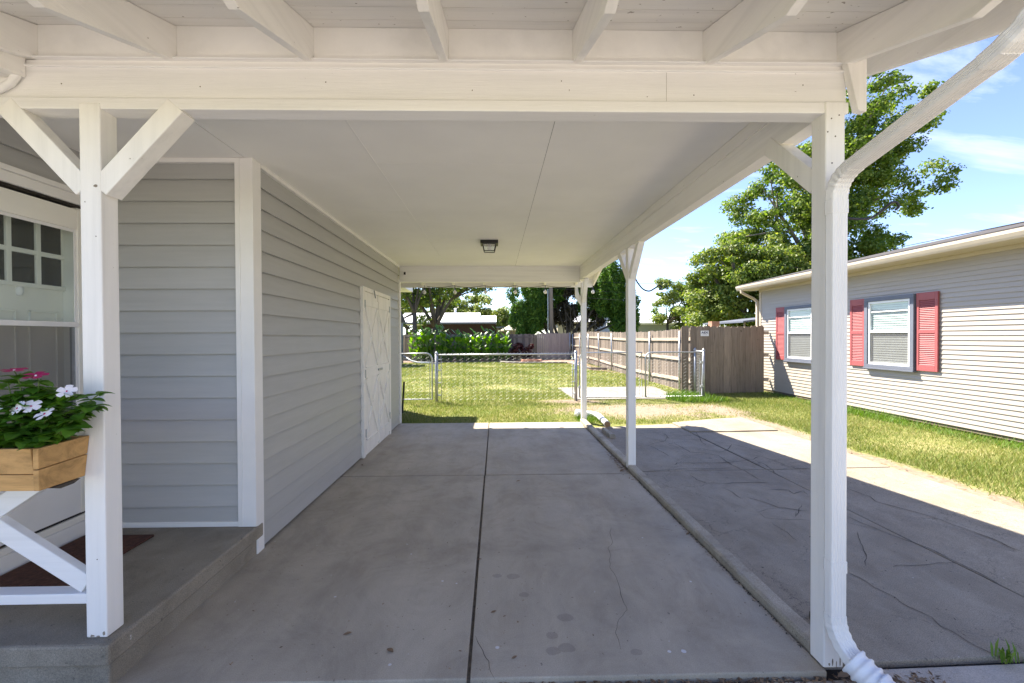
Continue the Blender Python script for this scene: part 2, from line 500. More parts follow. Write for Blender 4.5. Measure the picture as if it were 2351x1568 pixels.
WEED = leaf_mat('weed_blades', (0.06, 0.14, 0.015), (0.12, 0.23, 0.03), (0.2, 0.3, 0.06), 0.6, 0.3, 2)
DEAD = leaf_mat('dead_leaf', (0.10, 0.06, 0.035), (0.19, 0.12, 0.07), (0.38, 0.27, 0.17), 0.8, 0.1, 3)

# dirt areas of the yard: (cx, cy, rx, ry)
BARE = [(3.0, 9.25, 1.9, 1.05), (4.75, 9.2, 0.6, 1.1), (4.75, 7.4, 0.25, 2.2), (4.74, 4.5, 0.2, 2.8), (1.9, 10.6, 0.9, 0.4)]
def ground_mat():
    m, nt, b = new_mat('lawn_ground')
    p = pos(nt)
    n1 = noise_tex(nt, p, 0.9, 6, 0.65, 0.5)
    n2 = noise_tex(nt, p, 14, 6, 0.7)
    cc = ramp(nt, n1, [(0.3, (0.12, 0.165, 0.04)), (0.5, (0.215, 0.22, 0.075)), (0.7, (0.34, 0.30, 0.15))])
    f = ramp(nt, n2, [(0.3, (0.55,) * 3), (0.7, (1.25,) * 3)])
    cc = mixc(nt, 1.0, cc, f, 'MULTIPLY')
    n3 = noise_tex(nt, p, 2.2, 6, 0.7, 0.5)
    tot = None
    for cx, cy, rx, ry in BARE:
        mp = nd(nt, 'ShaderNodeMapping')
        mp.inputs['Scale'].default_value = (1 / rx, 1 / ry, 0)
        mp.inputs['Location'].default_value = (-cx / rx, -cy / ry, 0)
        nt.links.new(p, mp.inputs['Vector'])
        ln = nt.nodes.new('ShaderNodeVectorMath'); ln.operation = 'LENGTH'
        nt.links.new(mp.outputs[0], ln.inputs[0])
        d = mth(nt, 'SUBTRACT', 1.3, ln.outputs['Value'])
        tot = d if tot is None else mth(nt, 'MAXIMUM', tot, d)
    f = ramp(nt, mth(nt, 'MULTIPLY_ADD', mth(nt, 'SUBTRACT', n3, 0.5), 2.4, tot), [(0.2, (0, 0, 0)), (0.75, (1, 1, 1))])
    soil = ramp(nt, n2, [(0.3, (0.20, 0.15, 0.108)), (0.7, (0.32, 0.255, 0.195))])
    cc = mixc(nt, f, cc, soil)
    nt.links.new(cc, b.inputs['Base Color'])
    b.inputs['Roughness'].default_value = 0.95
    b.inputs['Specular IOR Level'].default_value = 0.1
    bump(nt, b, n2, 0.8, 0.03)
    return m
GROUND = ground_mat()
MULCH = simple('mulch_bed', (0.26, 0.17, 0.13), 0.95, 0.5, 9, bmp=0.9, bscale=30)
SOIL = simple('potting_soil', (0.03, 0.023, 0.018), 0.95, 0.6, 30, bmp=0.9, bscale=60)
MAT_FIBRE = simple('brown_doormat_fibre', (0.085, 0.036, 0.024), 0.95, 0.4, 40, bmp=0.8, bscale=160)
SHINGLE = simple('dark_shingles', (0.06, 0.055, 0.055), 0.9, 0.35, 12, bmp=0.6, bscale=40)
WHITE_ROOF = simple('white_metal_roof', (0.78, 0.78, 0.80), 0.5, 0.04, 3, bmp=0.05)
RED_BRICK = simple('dark_red_wall', (0.05, 0.026, 0.022), 0.85, 0.3, 9)
TAN_WALL = simple('tan_wall', (0.40, 0.36, 0.28), 0.8, 0.1, 4)
BRICK = simple('red_brick', (0.42, 0.22, 0.15), 0.9, 0.3, 10, bmp=0.5, per_object=0.25)
SHUTTER = simple('red_shutter', (0.33, 0.085, 0.09), 0.5, 0.06, 6, bmp=0.05)
SLATE_TRIM = simple('slate_blue_trim', (0.13, 0.145, 0.185), 0.5, 0.08, 6)
SASH = simple('white_sash', (0.80, 0.81, 0.82), 0.4, 0.02, 4, bmp=0)
BLIND = simple('window_blind', (0.50, 0.55, 0.545), 0.6, 0.05, 5, bmp=0)
CURTAIN = simple('grey_curtain', (0.40, 0.40, 0.43), 0.8, 0.1, 5, bmp=0.1)
GUTTER_CREAM = simple('cream_gutter', (0.50, 0.435, 0.35), 0.45, 0.04, 5, bmp=0.04)
FOUNDATION = simple('foundation', (0.17, 0.135, 0.10), 0.95, 0.3, 9, bmp=0.5)
SIGN_WHITE = simple('sign_white', (0.78, 0.78, 0.77), 0.5, 0.03, 8, bmp=0)
SIGN_BLUE = simple('sign_dark_blue', (0.02, 0.025, 0.09), 0.5, 0.05, 8, bmp=0)
SHED_GREY = simple('grey_shed_wall', (0.34, 0.37, 0.42), 0.7, 0.06, 5)
PETAL_W = simple('white_petal', (0.84, 0.80, 0.82), 0.55, 0.05, 40, bmp=0)
PETAL_M = simple('magenta_petal', (0.42, 0.004, 0.10), 0.5, 0.15, 40, bmp=0)
PETAL_EYE = simple('flower_eye', (0.50, 0.03, 0.13), 0.6, 0.1, 40, bmp=0)
STEM = simple('green_stem', (0.12, 0.19, 0.05), 0.6, 0.1, 20, bmp=0)
PVC = simple('white_pvc', (0.82, 0.83, 0.80), 0.35, 0.03, 6, bmp=0.03)
RUST = simple('dirty_pipe_end', (0.35, 0.21, 0.10), 0.8, 0.4, 30)
METAL_ROOF = simple('ribbed_metal_roof', (0.62, 0.64, 0.67), 0.4, 0.05, 6, bmp=0.03)

def glass_mat(name, tint, alpha, rough=0.03):
    m, nt, b = new_mat(name)
    gl = nd(nt, 'ShaderNodeBsdfGlossy', Roughness=rough)
    gl.inputs['Color'].default_value = (1, 1, 1, 1)
    tr = nt.nodes.new('ShaderNodeBsdfTransparent'); tr.inputs['Color'].default_value = c4(tint)
    fr = nd(nt, 'ShaderNodeLayerWeight', Blend=0.5)
    mx = nt.nodes.new('ShaderNodeMixShader')
    nt.links.new(mth(nt, 'MULTIPLY_ADD', mth(nt, 'POWER', fr.outputs['Facing'], 4.0), 0.8, alpha), mx.inputs[0])
    nt.links.new(tr.outputs[0], mx.inputs[1]); nt.links.new(gl.outputs[0], mx.inputs[2])
    nt.links.new(mx.outputs[0], nt.nodes['Material Output'].inputs['Surface'])
    return m
GLASS = glass_mat('clear_glass', (0.86, 0.92, 0.91), 0.07)
PANE_DARK = simple('dark_pane', (0.035, 0.034, 0.028), 0.12, 0.1, 3, bmp=0, spec=0.6)
LAMP_GLASS = simple('frosted_lamp_glass', (0.62, 0.60, 0.56), 0.3, 0.03, 6, bmp=0)

def screen_mat():
    m, nt, b = new_mat('insect_screen')
    b.inputs['Base Color'].default_value = (0.085, 0.08, 0.075, 1)
    b.inputs['Roughness'].default_value = 0.7
    tr = nt.nodes.new('ShaderNodeBsdfTransparent')
    mx = nt.nodes.new('ShaderNodeMixShader'); mx.inputs[0].default_value = 0.5
    nt.links.new(tr.outputs[0], mx.inputs[1]); nt.links.new(b.outputs[0], mx.inputs[2])
    nt.links.new(mx.outputs[0], nt.nodes['Material Output'].inputs['Surface'])
    return m
SCREEN = screen_mat()

# ================================================================ ground and paving
GZ = -0.045
g = MB()
N = 60
g.add([(-260, -200, GZ), (260, -200, GZ), (260, 420, GZ), (-260, 420, GZ)], [(0, 1, 2, 3)])
tag(g.build('ground', GROUND), 'lawn and bare earth of the yard', None, None, 'structure')

slab = tag(box('carport_floor', JOINT, -1.72, 1.5, 1.965, 7.8, -0.12, -0.012), kind='structure')
J = 0.008
JT = 0.011
def panel(x0, x1, y0, y1):
    MB().box(x0, x1, y0, y1, -0.1, 0.0).build('slab_panel', SLAB, slab, bevel=0.006)
panel(-1.72, -0.13 - J, 1.958, 4.862 - JT)
panel(-0.13 + J, 1.495, 1.958, 4.862 - JT)
panel(-1.72, -0.125 - J, 4.862 + JT, 7.83)
panel(-0.125 + J, 1.495, 4.862 + JT, 7.83)

drive = tag(box('driveway', DARK, 1.6, 4.55, 2.05, 7.4, -0.2, -0.05), kind='structure')
def dpoly(pts, dz=0.0, bev=0.006):
    MB().prism([(x, y, -0.14) for x, y in pts], (0, 0, 0.13 + dz)).build('slab_panel', DRIVE, drive, bevel=bev)
J2 = 0.006
dpoly([(1.62, 2.02), (3.075 - J2, 2.06), (3.1 - J2, 4.98), (1.62, 4.95)])
dpoly([(3.075 + J2, 2.06), (4.63, 2.06), (4.6, 3.6), (4.585, 5.02), (3.1 + J2, 4.98)], -0.002)
dpoly([(1.62, 4.965), (3.1 - J2, 4.995), (3.08 - J2, 7.66), (2.5, 7.56), (1.9, 7.45), (1.62, 7.4)], -0.003)
dpoly([(3.1 + J2, 4.995), (4.58, 5.035), (4.57, 6.92), (4.53, 6.985), (3.7, 6.93), (3.09 + J2, 6.95)], 0.0)
dpoly([(3.09 + J2, 6.965), (3.7, 6.945), (4.53, 7.0), (4.55, 8.1), (4.1, 8.02), (3.6, 7.86), (3.08 + J2, 7.68)], 0.018)
# pavement in front of the carport and drive
tag(MB().prism([(-9, -9, -0.16), (9, -9, -0.16), (9, 2.045, -0.16), (3.2, 2.035, -0.16), (1.66, 1.995, -0.16), (1.6, 1.94, -0.16), (-9, 1.87, -0.16)], (0, 0, 0.135)).build('pavement', PAVE, bevel=0.008), kind='structure')
tag(box('gap_earth', DARK, -1.7, 8.0, 1.80, 2.1, -0.2, -0.042), kind='structure')

def ribbon(parent, pts, w, z, mat=CRACK):
    """dirt-filled crack: a thin uneven strip that follows the polyline"""
    P = []
    for i in range(len(pts) - 1):
        a = Vector(pts[i]); b = Vector(pts[i + 1]); n = max(2, int((b - a).length / 0.05))
        for k in range(n): P.append(a.lerp(b, k / n))
    P.append(Vector(pts[-1]))
    Q = []
    for i, p in enumerate(P):
        j = mnoise.noise(Vector((p.x * 9, p.y * 9, 3.0))) * 0.018 + mnoise.noise(Vector((p.x * 31, p.y * 31, 1.0))) * 0.008
        j2 = mnoise.noise(Vector((p.x * 9, p.y * 9, 13.0))) * 0.018 + mnoise.noise(Vector((p.x * 31, p.y * 31, 11.0))) * 0.008
        Q.append(p + Vector((j, j2)))
    v = []; f = []
    for i, p in enumerate(Q):
        t = (Q[min(i + 1, len(Q) - 1)] - Q[max(i - 1, 0)]).normalized(); s = Vector((-t.y, t.x))
        k = w * (0.35 + 0.9 * abs(mnoise.noise(Vector((p.x * 6, p.y * 6, 5)))) + 0.25 * random.random())
        if i in (0, len(Q) - 1): k *= 0.2
        v += [(p.x + s.x * k, p.y + s.y * k, z), (p.x - s.x * k, p.y - s.y * k, z)]
    f = [(2 * i, 2 * i + 2, 2 * i + 3, 2 * i + 1) for i in range(len(Q) - 1)]
    return MB().add(v, f).build('crack', mat, parent)
DRIVE_CRACKS = [[(3.21, 7.32), (3.19, 7.01), (3.09, 6.66), (2.98, 6.37), (2.92, 6.11)], [(2.22, 6.9), (2.42, 6.93), (2.63, 6.94), (2.63, 6.74), (2.58, 6.55), (2.74, 6.48), (2.99, 6.43), (3.17, 6.3), (3.33, 6.16), (3.43, 5.92), (3.48, 5.67)], [(2.12, 6.14), (2.31, 6.28), (2.48, 6.42), (2.61, 6.68)], [(2.12, 6.14), (2.16, 6.03), (2.19, 5.77), (2.2, 5.57)], [(2.54, 6.24), (2.55, 5.96), (2.55, 5.73), (2.69, 5.72), (2.83, 5.59), (2.81, 5.37), (2.79, 5.16), (2.81, 4.89), (2.79, 4.62)], [(2.8, 5.95), (2.87, 5.82), (2.95, 5.73), (3.13, 5.88), (3.32, 6.15)], [(2.11, 5.18), (2.17, 5.28), (2.32, 5.26), (2.53, 5.25), (2.73, 5.26), (2.95, 5.3), (3.16, 5.38), (3.33, 5.51)], [(1.59, 4.93), (1.85, 4.98), (2.1, 5.03), (2.45, 5.03), (2.71, 5.04)], [(3.25, 5.63), (3.34, 5.53), (3.4, 5.32), (3.41, 5.06), (3.54, 4.94)], [(3.17, 5.36), (3.19, 5.14), (3.12, 4.92), (3.07, 4.72)], [(2.13, 4.82), (2.13, 4.64), (2.17, 4.53), (2.39, 4.52), (2.63, 4.54), (2.83, 4.53)], [(2.28, 4.39), (2.31, 4.27), (2.29, 4.09)], [(2.38, 4.13), (2.43, 4.03), (2.47, 3.95), (2.5, 3.86), (2.71, 3.77)], [(2.27, 3.76), (2.39, 3.84), (2.5, 3.86)], [(2.7, 4.32), (2.89, 4.31), (2.87, 4.2), (3.01, 4.28), (2.99, 4.17)], [(2.6, 3.77), (2.53, 3.67), (2.76, 3.92)], [(3.51, 4.35), (3.51, 4.23), (3.54, 4.1), (3.49, 3.97), (3.55, 3.83), (3.63, 3.69), (3.67, 3.56), (3.68, 3.46), (3.7, 3.34), (3.71, 3.22), (3.69, 3.1), (3.7, 3.01)], [(2.96, 3.67), (2.97, 3.55), (3.0, 3.43), (3.02, 3.3), (3.07, 3.19), (3.1, 3.07), (3.09, 2.91)], [(2.85, 3.53), (2.9, 3.48), (2.98, 3.43)], [(2.81, 3.38), (2.74, 3.27), (2.65, 3.13), (2.57, 3.01), (2.45, 2.86)], [(3.1, 3.07), (3.1, 3.01), (3.09, 2.9), (3.1, 2.83), (3.08, 2.73), (3.08, 2.65), (3.07, 2.56)], [(2.61, 2.85), (2.69, 2.86), (2.85, 2.87), (3.01, 2.89), (3.09, 2.9)], [(2.26, 2.79), (2.28, 2.72), (2.29, 2.62), (2.32, 2.52), (2.31, 2.42), (2.35, 2.33), (2.33, 2.26), (2.36, 2.2), (2.35, 2.12), (2.37, 2.04)], [(2.08, 2.05), (2.09, 2.02)], [(2.27, 3.74), (2.26, 3.65), (2.41, 3.61), (2.59, 3.61)], [(2.25, 3.56), (2.25, 3.37), (2.24, 3.22)], [(2.37, 4.13), (2.46, 4.01), (2.5, 3.87), (2.71, 3.78)]]
SLAB_CRACKS = [[(0.91, 3.49), (0.88, 3.39), (0.85, 3.19), (0.8, 3.14), (0.77, 2.98), (0.75, 2.88), (0.76, 2.81), (0.75, 2.63), (0.72, 2.49), (0.72, 2.42), (0.69, 2.37), (0.63, 2.32), (0.61, 2.24), (0.59, 2.12)], [(-0.11, 2.24), (-0.07, 2.13), (-0.06, 2.08), (-0.04, 2.06), (-0.03, 2.0), (-0.01, 1.95)], [(1.25, 3.48), (1.4, 3.41)]]
STAINS = [(0.0, 2.8), (0.1, 2.79), (0.16, 2.59), (0.37, 2.37), (0.28, 2.23), (0.27, 2.12), (0.34, 2.14), (0.67, 2.1)]
for i, c in enumerate(DRIVE_CRACKS): ribbon(drive, c, 0.0065 if c[0][1] > 4.3 else 0.0036, -0.0065)
ribbon(drive, [(3.1, 5.1), (3.09, 6.0), (3.08, 6.9)], 0.006, -0.0065)
for c in SLAB_CRACKS: ribbon(slab, c, 0.0018, 0.0008)

def blotch(parent, name, mat, cx, cy, rx, ry, z):
    pts = []
    for k in range(18):
        a = 2 * math.pi * k / 18
        r = 1 + 0.22 * mnoise.noise(Vector((cx * 7 + math.cos(a), cy * 7 + math.sin(a), 0)))
        pts.append((cx + rx * r * math.cos(a), cy + ry * r * math.sin(a), z))
    return MB().add(pts, [tuple(range(18))]).build(name, mat, parent)
STAIN_M = concrete('oil_stain', (0.345, 0.30, 0.24), (0.295, 0.25, 0.198), (0.39, 0.345, 0.285), (0.255, 0.21, 0.16), 0.14, 0.1)
for x, y, r in ((0.0, 2.8, .03), (0.1, 2.79, .04), (0.16, 2.59, .03), (0.37, 2.37, .042), (0.28, 2.23, .032), (0.27, 2.12, .036), (0.34, 2.14, .042), (0.67, 2.1, .03)):
    blotch(slab, 'stain', STAIN_M, x, y, r, r * 0.8, 0.0007)
WHITE_DROP = simple('paint_drip', (0.62, 0.61, 0.6), 0.6, 0.05)
for x, y, r in ((0.9, 2.1, .012), (-0.5, 2.05, .008), (0.83, 2.1, .009), (0.0, 2.15, .010), (-0.34, 2.75, .008), (-0.25, 2.72, .006), (-0.95, 2.6, .007), (1.2, 2.7, .007), (-0.6, 3.1, .006), (1.1, 3.3, .006)):
    blotch(slab, 'paint_drip', WHITE_DROP, x, y, r, r, 0.0008)

# kerb along the open side of the carport, cast in lengths
kerb = thing('kerb', (1.55, 4.6, 0), 'long low concrete kerb between carport floor and driveway', 'kerb')
def kerb_piece(y0, y1, x0=1.5, x1=1.615, h=0.048, name='kerb_length', parent=kerb):
    n = max(3, int((y1 - y0) / 0.12)); v = []; f = []
    for i in range(n + 1):
        y = y0 + (y1 - y0) * i / n
        a = mnoise.noise(Vector((y * 4, 0, 0))) * 0.006; b_ = mnoise.noise(Vector((y * 4, 7, 0))) * 0.006; c = mnoise.noise(Vector((y * 7, 3, 0))) * 0.006
        v += [(x0 + a, y, -0.1), (x0 + 0.006 + a, y, h * 0.75 + c), (x0 + 0.02 + a, y, h + c), (x1 - 0.02 + b_, y, h - 0.004 + c), (x1 + b_, y, h * 0.5), (x1 + 0.006 + b_, y, -0.1)]
    for i in range(n):
        for k in range(5):
            f.append((i * 6 + k, i * 6 + k + 1, (i + 1) * 6 + k + 1, (i + 1) * 6 + k))
    f.append(tuple(range(6))[::-1]); f.append(tuple(n * 6 + k for k in range(6)))
    return MB().add(v, f).build(name, KERB, parent)
for y0, y1 in ((2.02, 3.08), (3.083, 4.0), (4.003, 5.02), (5.14, 6.3), (6.303, 7.18), (7.2, 7.9)):
    kerb_piece(y0, y1)
stub = kerb_piece(6.6, 7.1, 1.70, 1.79, 0.05, 'concrete_block', None)
tag(stub, 'short loose piece of concrete kerb lying beside the driveway', 'block')

# porch
porch = tag(box('porch_floor', PORCH, -9, -1.675, 1.925, 3.2, 0.105, 0.2, bevel=0.012), kind='structure')
MB().box(-9, -1.69, 1.945, 3.2, -0.05, 0.103).build('porch_base', PORCH, porch, bevel=0.008)

pad = tag(MB().prism([(1.95, 10.85, -0.1), (4.6, 10.9, -0.1), (4.85, 13.5, -0.1), (1.85, 13.35, -0.1)], (0, 0, 0.075)).build('concrete_pad', PAD), kind='structure')

def wavy_sheet(name, mat, pts, z):
    P = []
    for i in range(len(pts)):
        a = Vector(pts[i]); b = Vector(pts[(i + 1) % len(pts)]); n = max(1, int((b - a).length / 0.35))
        for k in range(n):
            p = a.lerp(b, k / n)
            P.append((p.x + 0.08 * mnoise.noise(Vector((p.x * 2, p.y * 2, 1))), p.y + 0.15 * mnoise.noise(Vector((p.x * 2, p.y * 2, 5))), z))
    return tag(MB().add(P, [tuple(range(len(P)))]).build(name, mat), kind='structure')
wavy_sheet('planting_bed', MULCH, [(-7, 27.3), (0, 27.0), (1.2, 25.7), (4.2, 25.5), (4.4, 20.5), (5.15, 18.5), (5.15, 29.95), (-7, 29.95)], GZ + 0.02)

# ================================================================ carport
cp = thing('carport', (1.535, 2.0, 0), 'white painted open carport with gabled roof over a concrete floor', 'carport')
SL = 0.33
def deck(y):
    return 2.897 + SL * (y - 1.97) if y <= 5.0 else 2.897 + SL * (8.03 - y)

def post(x0, y0, z0, z1=2.527, w=0.09, name='post'):
    return MB().box(x0, x0 + w, y0, y0 + w, z0, z1).build(name, WHITE_Z, cp, bevel=0.005)
p_left = post(-1.812, 1.974, 0.203, 2.552)
p1 = post(1.49, 1.972, 0.004, 2.5765)
p2 = post(1.513, 5.03, 0.0, 2.53)
p3 = post(1.545, 7.93, 0.0, 2.49)

def brace(a, b, w=0.085, h=0.085, up=(0, 0, 1), mat=WHITE_Z):
    return MB().bar(a, b, w, h, up).build('brace', mat, cp, bevel=0.004)
brace((-1.735, 2.019, 2.18), (-1.40, 2.019, 2.545))
brace((-1.80, 2.019, 2.18), (-2.135, 2.019, 2.545))
brace((1.535, 2.05, 2.23), (1.535, 2.42, 2.57), 0.075, 0.09)
brace((1.56, 5.03, 2.20), (1.552, 4.70, 2.55), 0.07, 0.085)
brace((1.56, 5.12, 2.20), (1.552, 5.45, 2.55), 0.07, 0.085)
brace((1.59, 7.94, 2.16), (1.565, 7.62, 2.54), 0.07, 0.085)
MB().prism([(1.545, 7.95, 2.07), (1.44, 7.95, 2.23), (1.43, 7.95, 2.42), (1.47, 7.95, 2.46), (1.50, 7.95, 2.30), (1.545, 7.95, 2.22)], (0, 0.04, 0)).build('brace', WHITE_Z, cp, bevel=0.004)

# front beam: face board, lower board, beads
bm = MB().box(-6.0, 1.60, 1.992, 2.075, 2.579, 2.728).build('beam', WHITE_X, cp, bevel=0.003)
MB().box(-6.0, 1.602, 1.9785, 2.07, 2.527, 2.5775).build('lower_board', WHITE_X, bm, bevel=0.004)
MB().box(-6.0, 1.598, 1.982, 2.0, 2.713, 2.7245).build('bead', WHITE_X, bm, bevel=0.003)
MB().box(-2.01, 1.594, 1.975, 2.06, 2.7475, 2.756).build('ledge', WHITE_X, bm, bevel=0.002)
MB().box(-6.0, 1.592, 1.996, 2.06, 2.7285, 2.747).build('strip', WHITE_X, bm)
# sloped end cap of the beam
MB().prism([(1.575, 1.955, 2.745), (1.665, 1.955, 2.765), (1.665, 1.955, 2.525), (1.625, 1.955, 2.53)], (0, 0.035, 0)).build('beam_end_board', WHITE_Z, cp, bevel=0.003)
# side beam and far beam
sb = MB().box(1.505, 1.60, 2.08, 8.06, 2.53, 2.79).build('beam', WHITE_Y, cp, bevel=0.003)
MB().box(1.497, 1.506, 2.08, 7.9, 2.69, 2.696).build('bead', WHITE_Y, sb)
fb = MB().box(-1.70, 1.503, 7.87, 7.965, 2.495, 2.79).build('beam', WHITE_X, cp, bevel=0.003)
MB().box(-1.70, 1.503, 7.862, 7.872, 2.495, 2.512).build('bead', WHITE_X, fb)

def nail(x, y, z, parent=cp, r=0.0035):
    MB().tube([(x, y - 0.0012, z), (x, y + 0.002, z)], r, 8).build('nail', RUST_NAIL, parent)
for x, z in ((1.517, 2.50), (1.552, 2.515), (1.50, 2.44), (1.535, 2.42), (1.52, 2.30)): nail(x, 1.9725, z)
for x, z in ((-1.79, 2.12), (-1.745, 1.97), (-1.80, 1.2), (-1.76, 0.55)): nail(x, 1.9745, z, r=0.0025)
for x in (-1.9, -1.3, -0.75, -0.1, 0.3, 0.9, 1.4): nail(x, 1.9925, 2.64 + 0.03 * math.sin(x * 5), r=0.0028)
MB().box(0.775, 0.7762, 1.9915, 1.9935, 2.581, 2.711).build('board_joint', BARE_WOOD, bm)
def chip(x0, z0, w, h, y, parent=cp, seed=0):
    r_ = random.Random(seed); n = 9; P = []
    for k in range(n):
        a = 2 * math.pi * k / n; q = 0.6 + 0.5 * r_.random()
        P.append((x0 + w * q * math.cos(a), y, z0 + h * q * math.sin(a)))
    MB().add(P, [tuple(range(n))]).build('paint_chip', BARE_WOOD, parent)
for k, (x, z, w, h) in enumerate(((1.53, 0.03, 0.004, 0.022), (1.548, 0.02, 0.003, 0.018), (1.565, 0.035, 0.003, 0.03), (1.515, 0.02, 0.006, 0.008))): chip(x, z, w, h, 1.9712, cp, k)
for k, (x, z, w, h) in enumerate(((-1.785, 0.212, 0.012, 0.006), (-1.735, 0.222, 0.006, 0.012), (-1.76, 0.209, 0.01, 0.004), (-1.745, 2.19, 0.012, 0.007))): chip(x, z, w, h, 1.9732, cp, k + 9)

# rafters, with cut tails, front overhang and rear overhang
RX = [-2.03, -1.428, -0.824, -0.225, 0.372, 0.966, 1.585]
def rafter_poly(x, y_in, y_bend, y_end, depth=0.155):
    f = lambda y: (x, y, deck(y) - 0.002)
    b = lambda y: (x, y, deck(y) - depth)
    return [f(y_in), f(y_end), (x, y_end, deck(y_end) - 0.055), b(y_bend), b(y_in)]
for k, x in enumerate(RX + [-2.63, -3.23]):
    MB().prism(rafter_poly(x - 0.019, 2.9, 1.43, 1.235), (0.038, 0, 0)).build('rafter', WHITE_Y, cp, bevel=0.003)
    if x > -1.8:
        MB().prism([(x - 0.019, 7.9, deck(7.9) - 0.002), (x - 0.019, 8.765, deck(8.765) - 0.002), (x - 0.019, 8.765, deck(8.765) - 0.12), (x - 0.019, 8.6, deck(8.6) - 0.155), (x - 0.019, 7.98, deck(7.98) - 0.155), (x - 0.019, 7.98, deck(7.98) - 0.1)], (0.038, 0, 0)).build('rafter', WHITE_Y, cp)
# blocking between the rafters above the beam
xs = [-3.23, -2.63] + RX
for a, b in zip(xs[:-1], xs[1:]):
    MB().box(a + 0.0195, b - 0.0195, 2.004, 2.03, 2.7565, deck(2.01) - 0.003).build('blocking', BLOCK_PAINT, cp)
# underside boards of the roof, seen in the overhang
pw = 0.143
for side in (0, 1):
    for k in range(12 if side == 0 else 7):
        s0 = 1.235 + k * pw * 0.949; s1 = s0 + pw * 0.949 - 0.004
        if side: s0, s1 = 10 - s0, 10 - s1
        z0, z1 = deck(s0), deck(s1)
        poly = [(-4.5, s0, z0), (-4.5, s1, z1), (-4.5, s1, z1 + 0.018), (-4.5, s0, z0 + 0.018)]
        MB().prism(poly, (6.46, 0, 0)).build('roof_board', DECK_PAINT, cp)
# barge boards at the gable end
for (ya, yb) in ((1.2, 4.995), (8.8, 5.005)):
    MB().prism([(1.93, ya, deck(ya) + 0.0), (1.93, yb, deck(yb) + 0.0), (1.93, yb, deck(yb) - 0.158), (1.93, ya, deck(ya) - 0.11)], (0.036, 0, 0)).build('barge_board', WHITE_Y, cp, bevel=0.003)
# gable end wall above the side beam
MB().prism([(1.55, 2.08, 2.792), (1.55, 8.0, 2.792), (1.55, 7.9, deck(7.9) - 0.02), (1.55, 5.0, deck(5.0) - 0.02), (1.55, 2.1, deck(2.1) - 0.02)], (0.04, 0, 0)).build('gable_wall', WHITE_Y, cp)
# fascias, gutter, roof
MB().box(-9.3, 1.93, 1.213, 1.232, 2.56, 2.70).build('fascia', WHITE_X, cp, bevel=0.002)
MB().box(-1.9, 1.93, 8.768, 8.788, 2.50, 2.675).build('fascia', WHITE_X, cp, bevel=0.002)
gp = [(0, 0), (0.125, 0), (0.14, 0.04), (0.125, 0.07), (0.125, 0.12), (0.115, 0.12), (0.115, 0.07), (0.12, 0.01), (0.006, 0.01), (0.006, 0.12), (0, 0.12)]
MB().prism([(-9.3, 1.211 - a, 2.575 + b) for a, b in gp], (11.25, 0, 0)).build('gutter', ALU_WHITE, cp)
rf = MB()
for a, b in ((1.185, 5.0), (8.815, 5.0)):
    rf.prism([(-9.5, a, deck(a) + 0.0195), (-9.5, b, deck(b) + 0.0195), (-9.5, b, deck(b) + 0.07), (-9.5, a, deck(a) + 0.07)], (11.48, 0, 0))
rf.build('roof', SHINGLE, cp)

# ceiling panels, eight by four feet, staggered
ceil = MB().box(-1.74, 1.50, 2.076, 7.87, 2.7795, 2.788).build('ceiling', DARK, cp)
G = 0.0016
for x0, x1, cuts in ((-1.74, -0.86, [2.08, 4.407, 6.85, 7.868]), (-0.86, 0.35, [2.08, 3.216, 5.636, 7.868]), (0.35, 1.503, [2.08, 4.407, 6.85, 7.868])):
    for a, b in zip(cuts[:-1], cuts[1:]):
        MB().box(x0 + G, x1 - G, a + G, b - G, 2.775, 2.7792).build('ceiling_panel', CEIL, ceil)
MB().box(-0.864, -0.856, 2.1, 5.64, 2.7725, 2.7752).build('seam_strip', VINYL_WHITE, ceil)

# porch ceiling left of the carport and timber above it
MB().box(-4.2, -1.745, 2.076, 3.13, 2.7757, 2.79).build('porch_ceiling', CEIL, cp)
MB().prism([(-2.16, 1.235, 2.56), (-2.16, 1.99, 2.665), (-2.16, 1.99, 2.755), (-2.16, 1.235, 2.56 + 0.06)], (0.11, 0, 0)).build('header_board', WHITE_Y, cp, bevel=0.003)
arc = [(-2.06 - 0.26 * math.sin(t), 1.972, 2.70 - 0.16 * (1 - math.cos(t)) - 0.02) for t in [0.1 + 1.35 * i / 10 for i in range(11)]]
MB().tube([(-2.06, 1.972, 2.69), (-2.075, 1.972, 2.66), (-2.10, 1.972, 2.63), (-2.14, 1.972, 2.606), (-2.2, 1.972, 2.590), (-2.3, 1.972, 2.585)], 0.016, 8).build('cove_bead', WHITE_X, cp, smooth=True)

# downspout: fluted rectangular pipe with crimped elbows
def ds_prof(w=0.037, d=0.026):
    pts = []
    def side(ax, ay, bx, by, n):
        for i in range(n):
            t = i / n
            pts.append((ax + (bx - ax) * t, ay + (by - ay) * t))
    c = 0.013
    raw = []
    fl = 0.0032
    for i in range(9):  # two long faces with flutes
        t = -1 + 2 * i / 8; raw.append((t * (w - c), -d + (fl if i % 2 else 0)))
    raw.append((w - c * 0.3, -d + c * 0.3)); raw.append((w, -d + c)); 
    for i in range(1, 6): raw.append((w - (fl if i % 2 else 0), -d + c + (2 * d - 2 * c) * i / 6))
    raw.append((w, d - c)); raw.append((w - c * 0.3, d - c * 0.3))
    for i in range(9):
        t = 1 - 2 * i / 8; raw.append((t * (w - c), d - (fl if i % 2 else 0)))
    raw.append((-w + c * 0.3, d - c * 0.3)); raw.append((-w, d - c))
    for i in range(1, 6): raw.append((-w + (fl if i % 2 else 0), d - c - (2 * d - 2 * c) * i / 6))
    raw.append((-w, -d + c)); raw.append((-w + c * 0.3, -d + c * 0.3))
    return raw
PR = ds_prof()
X0 = 1.512
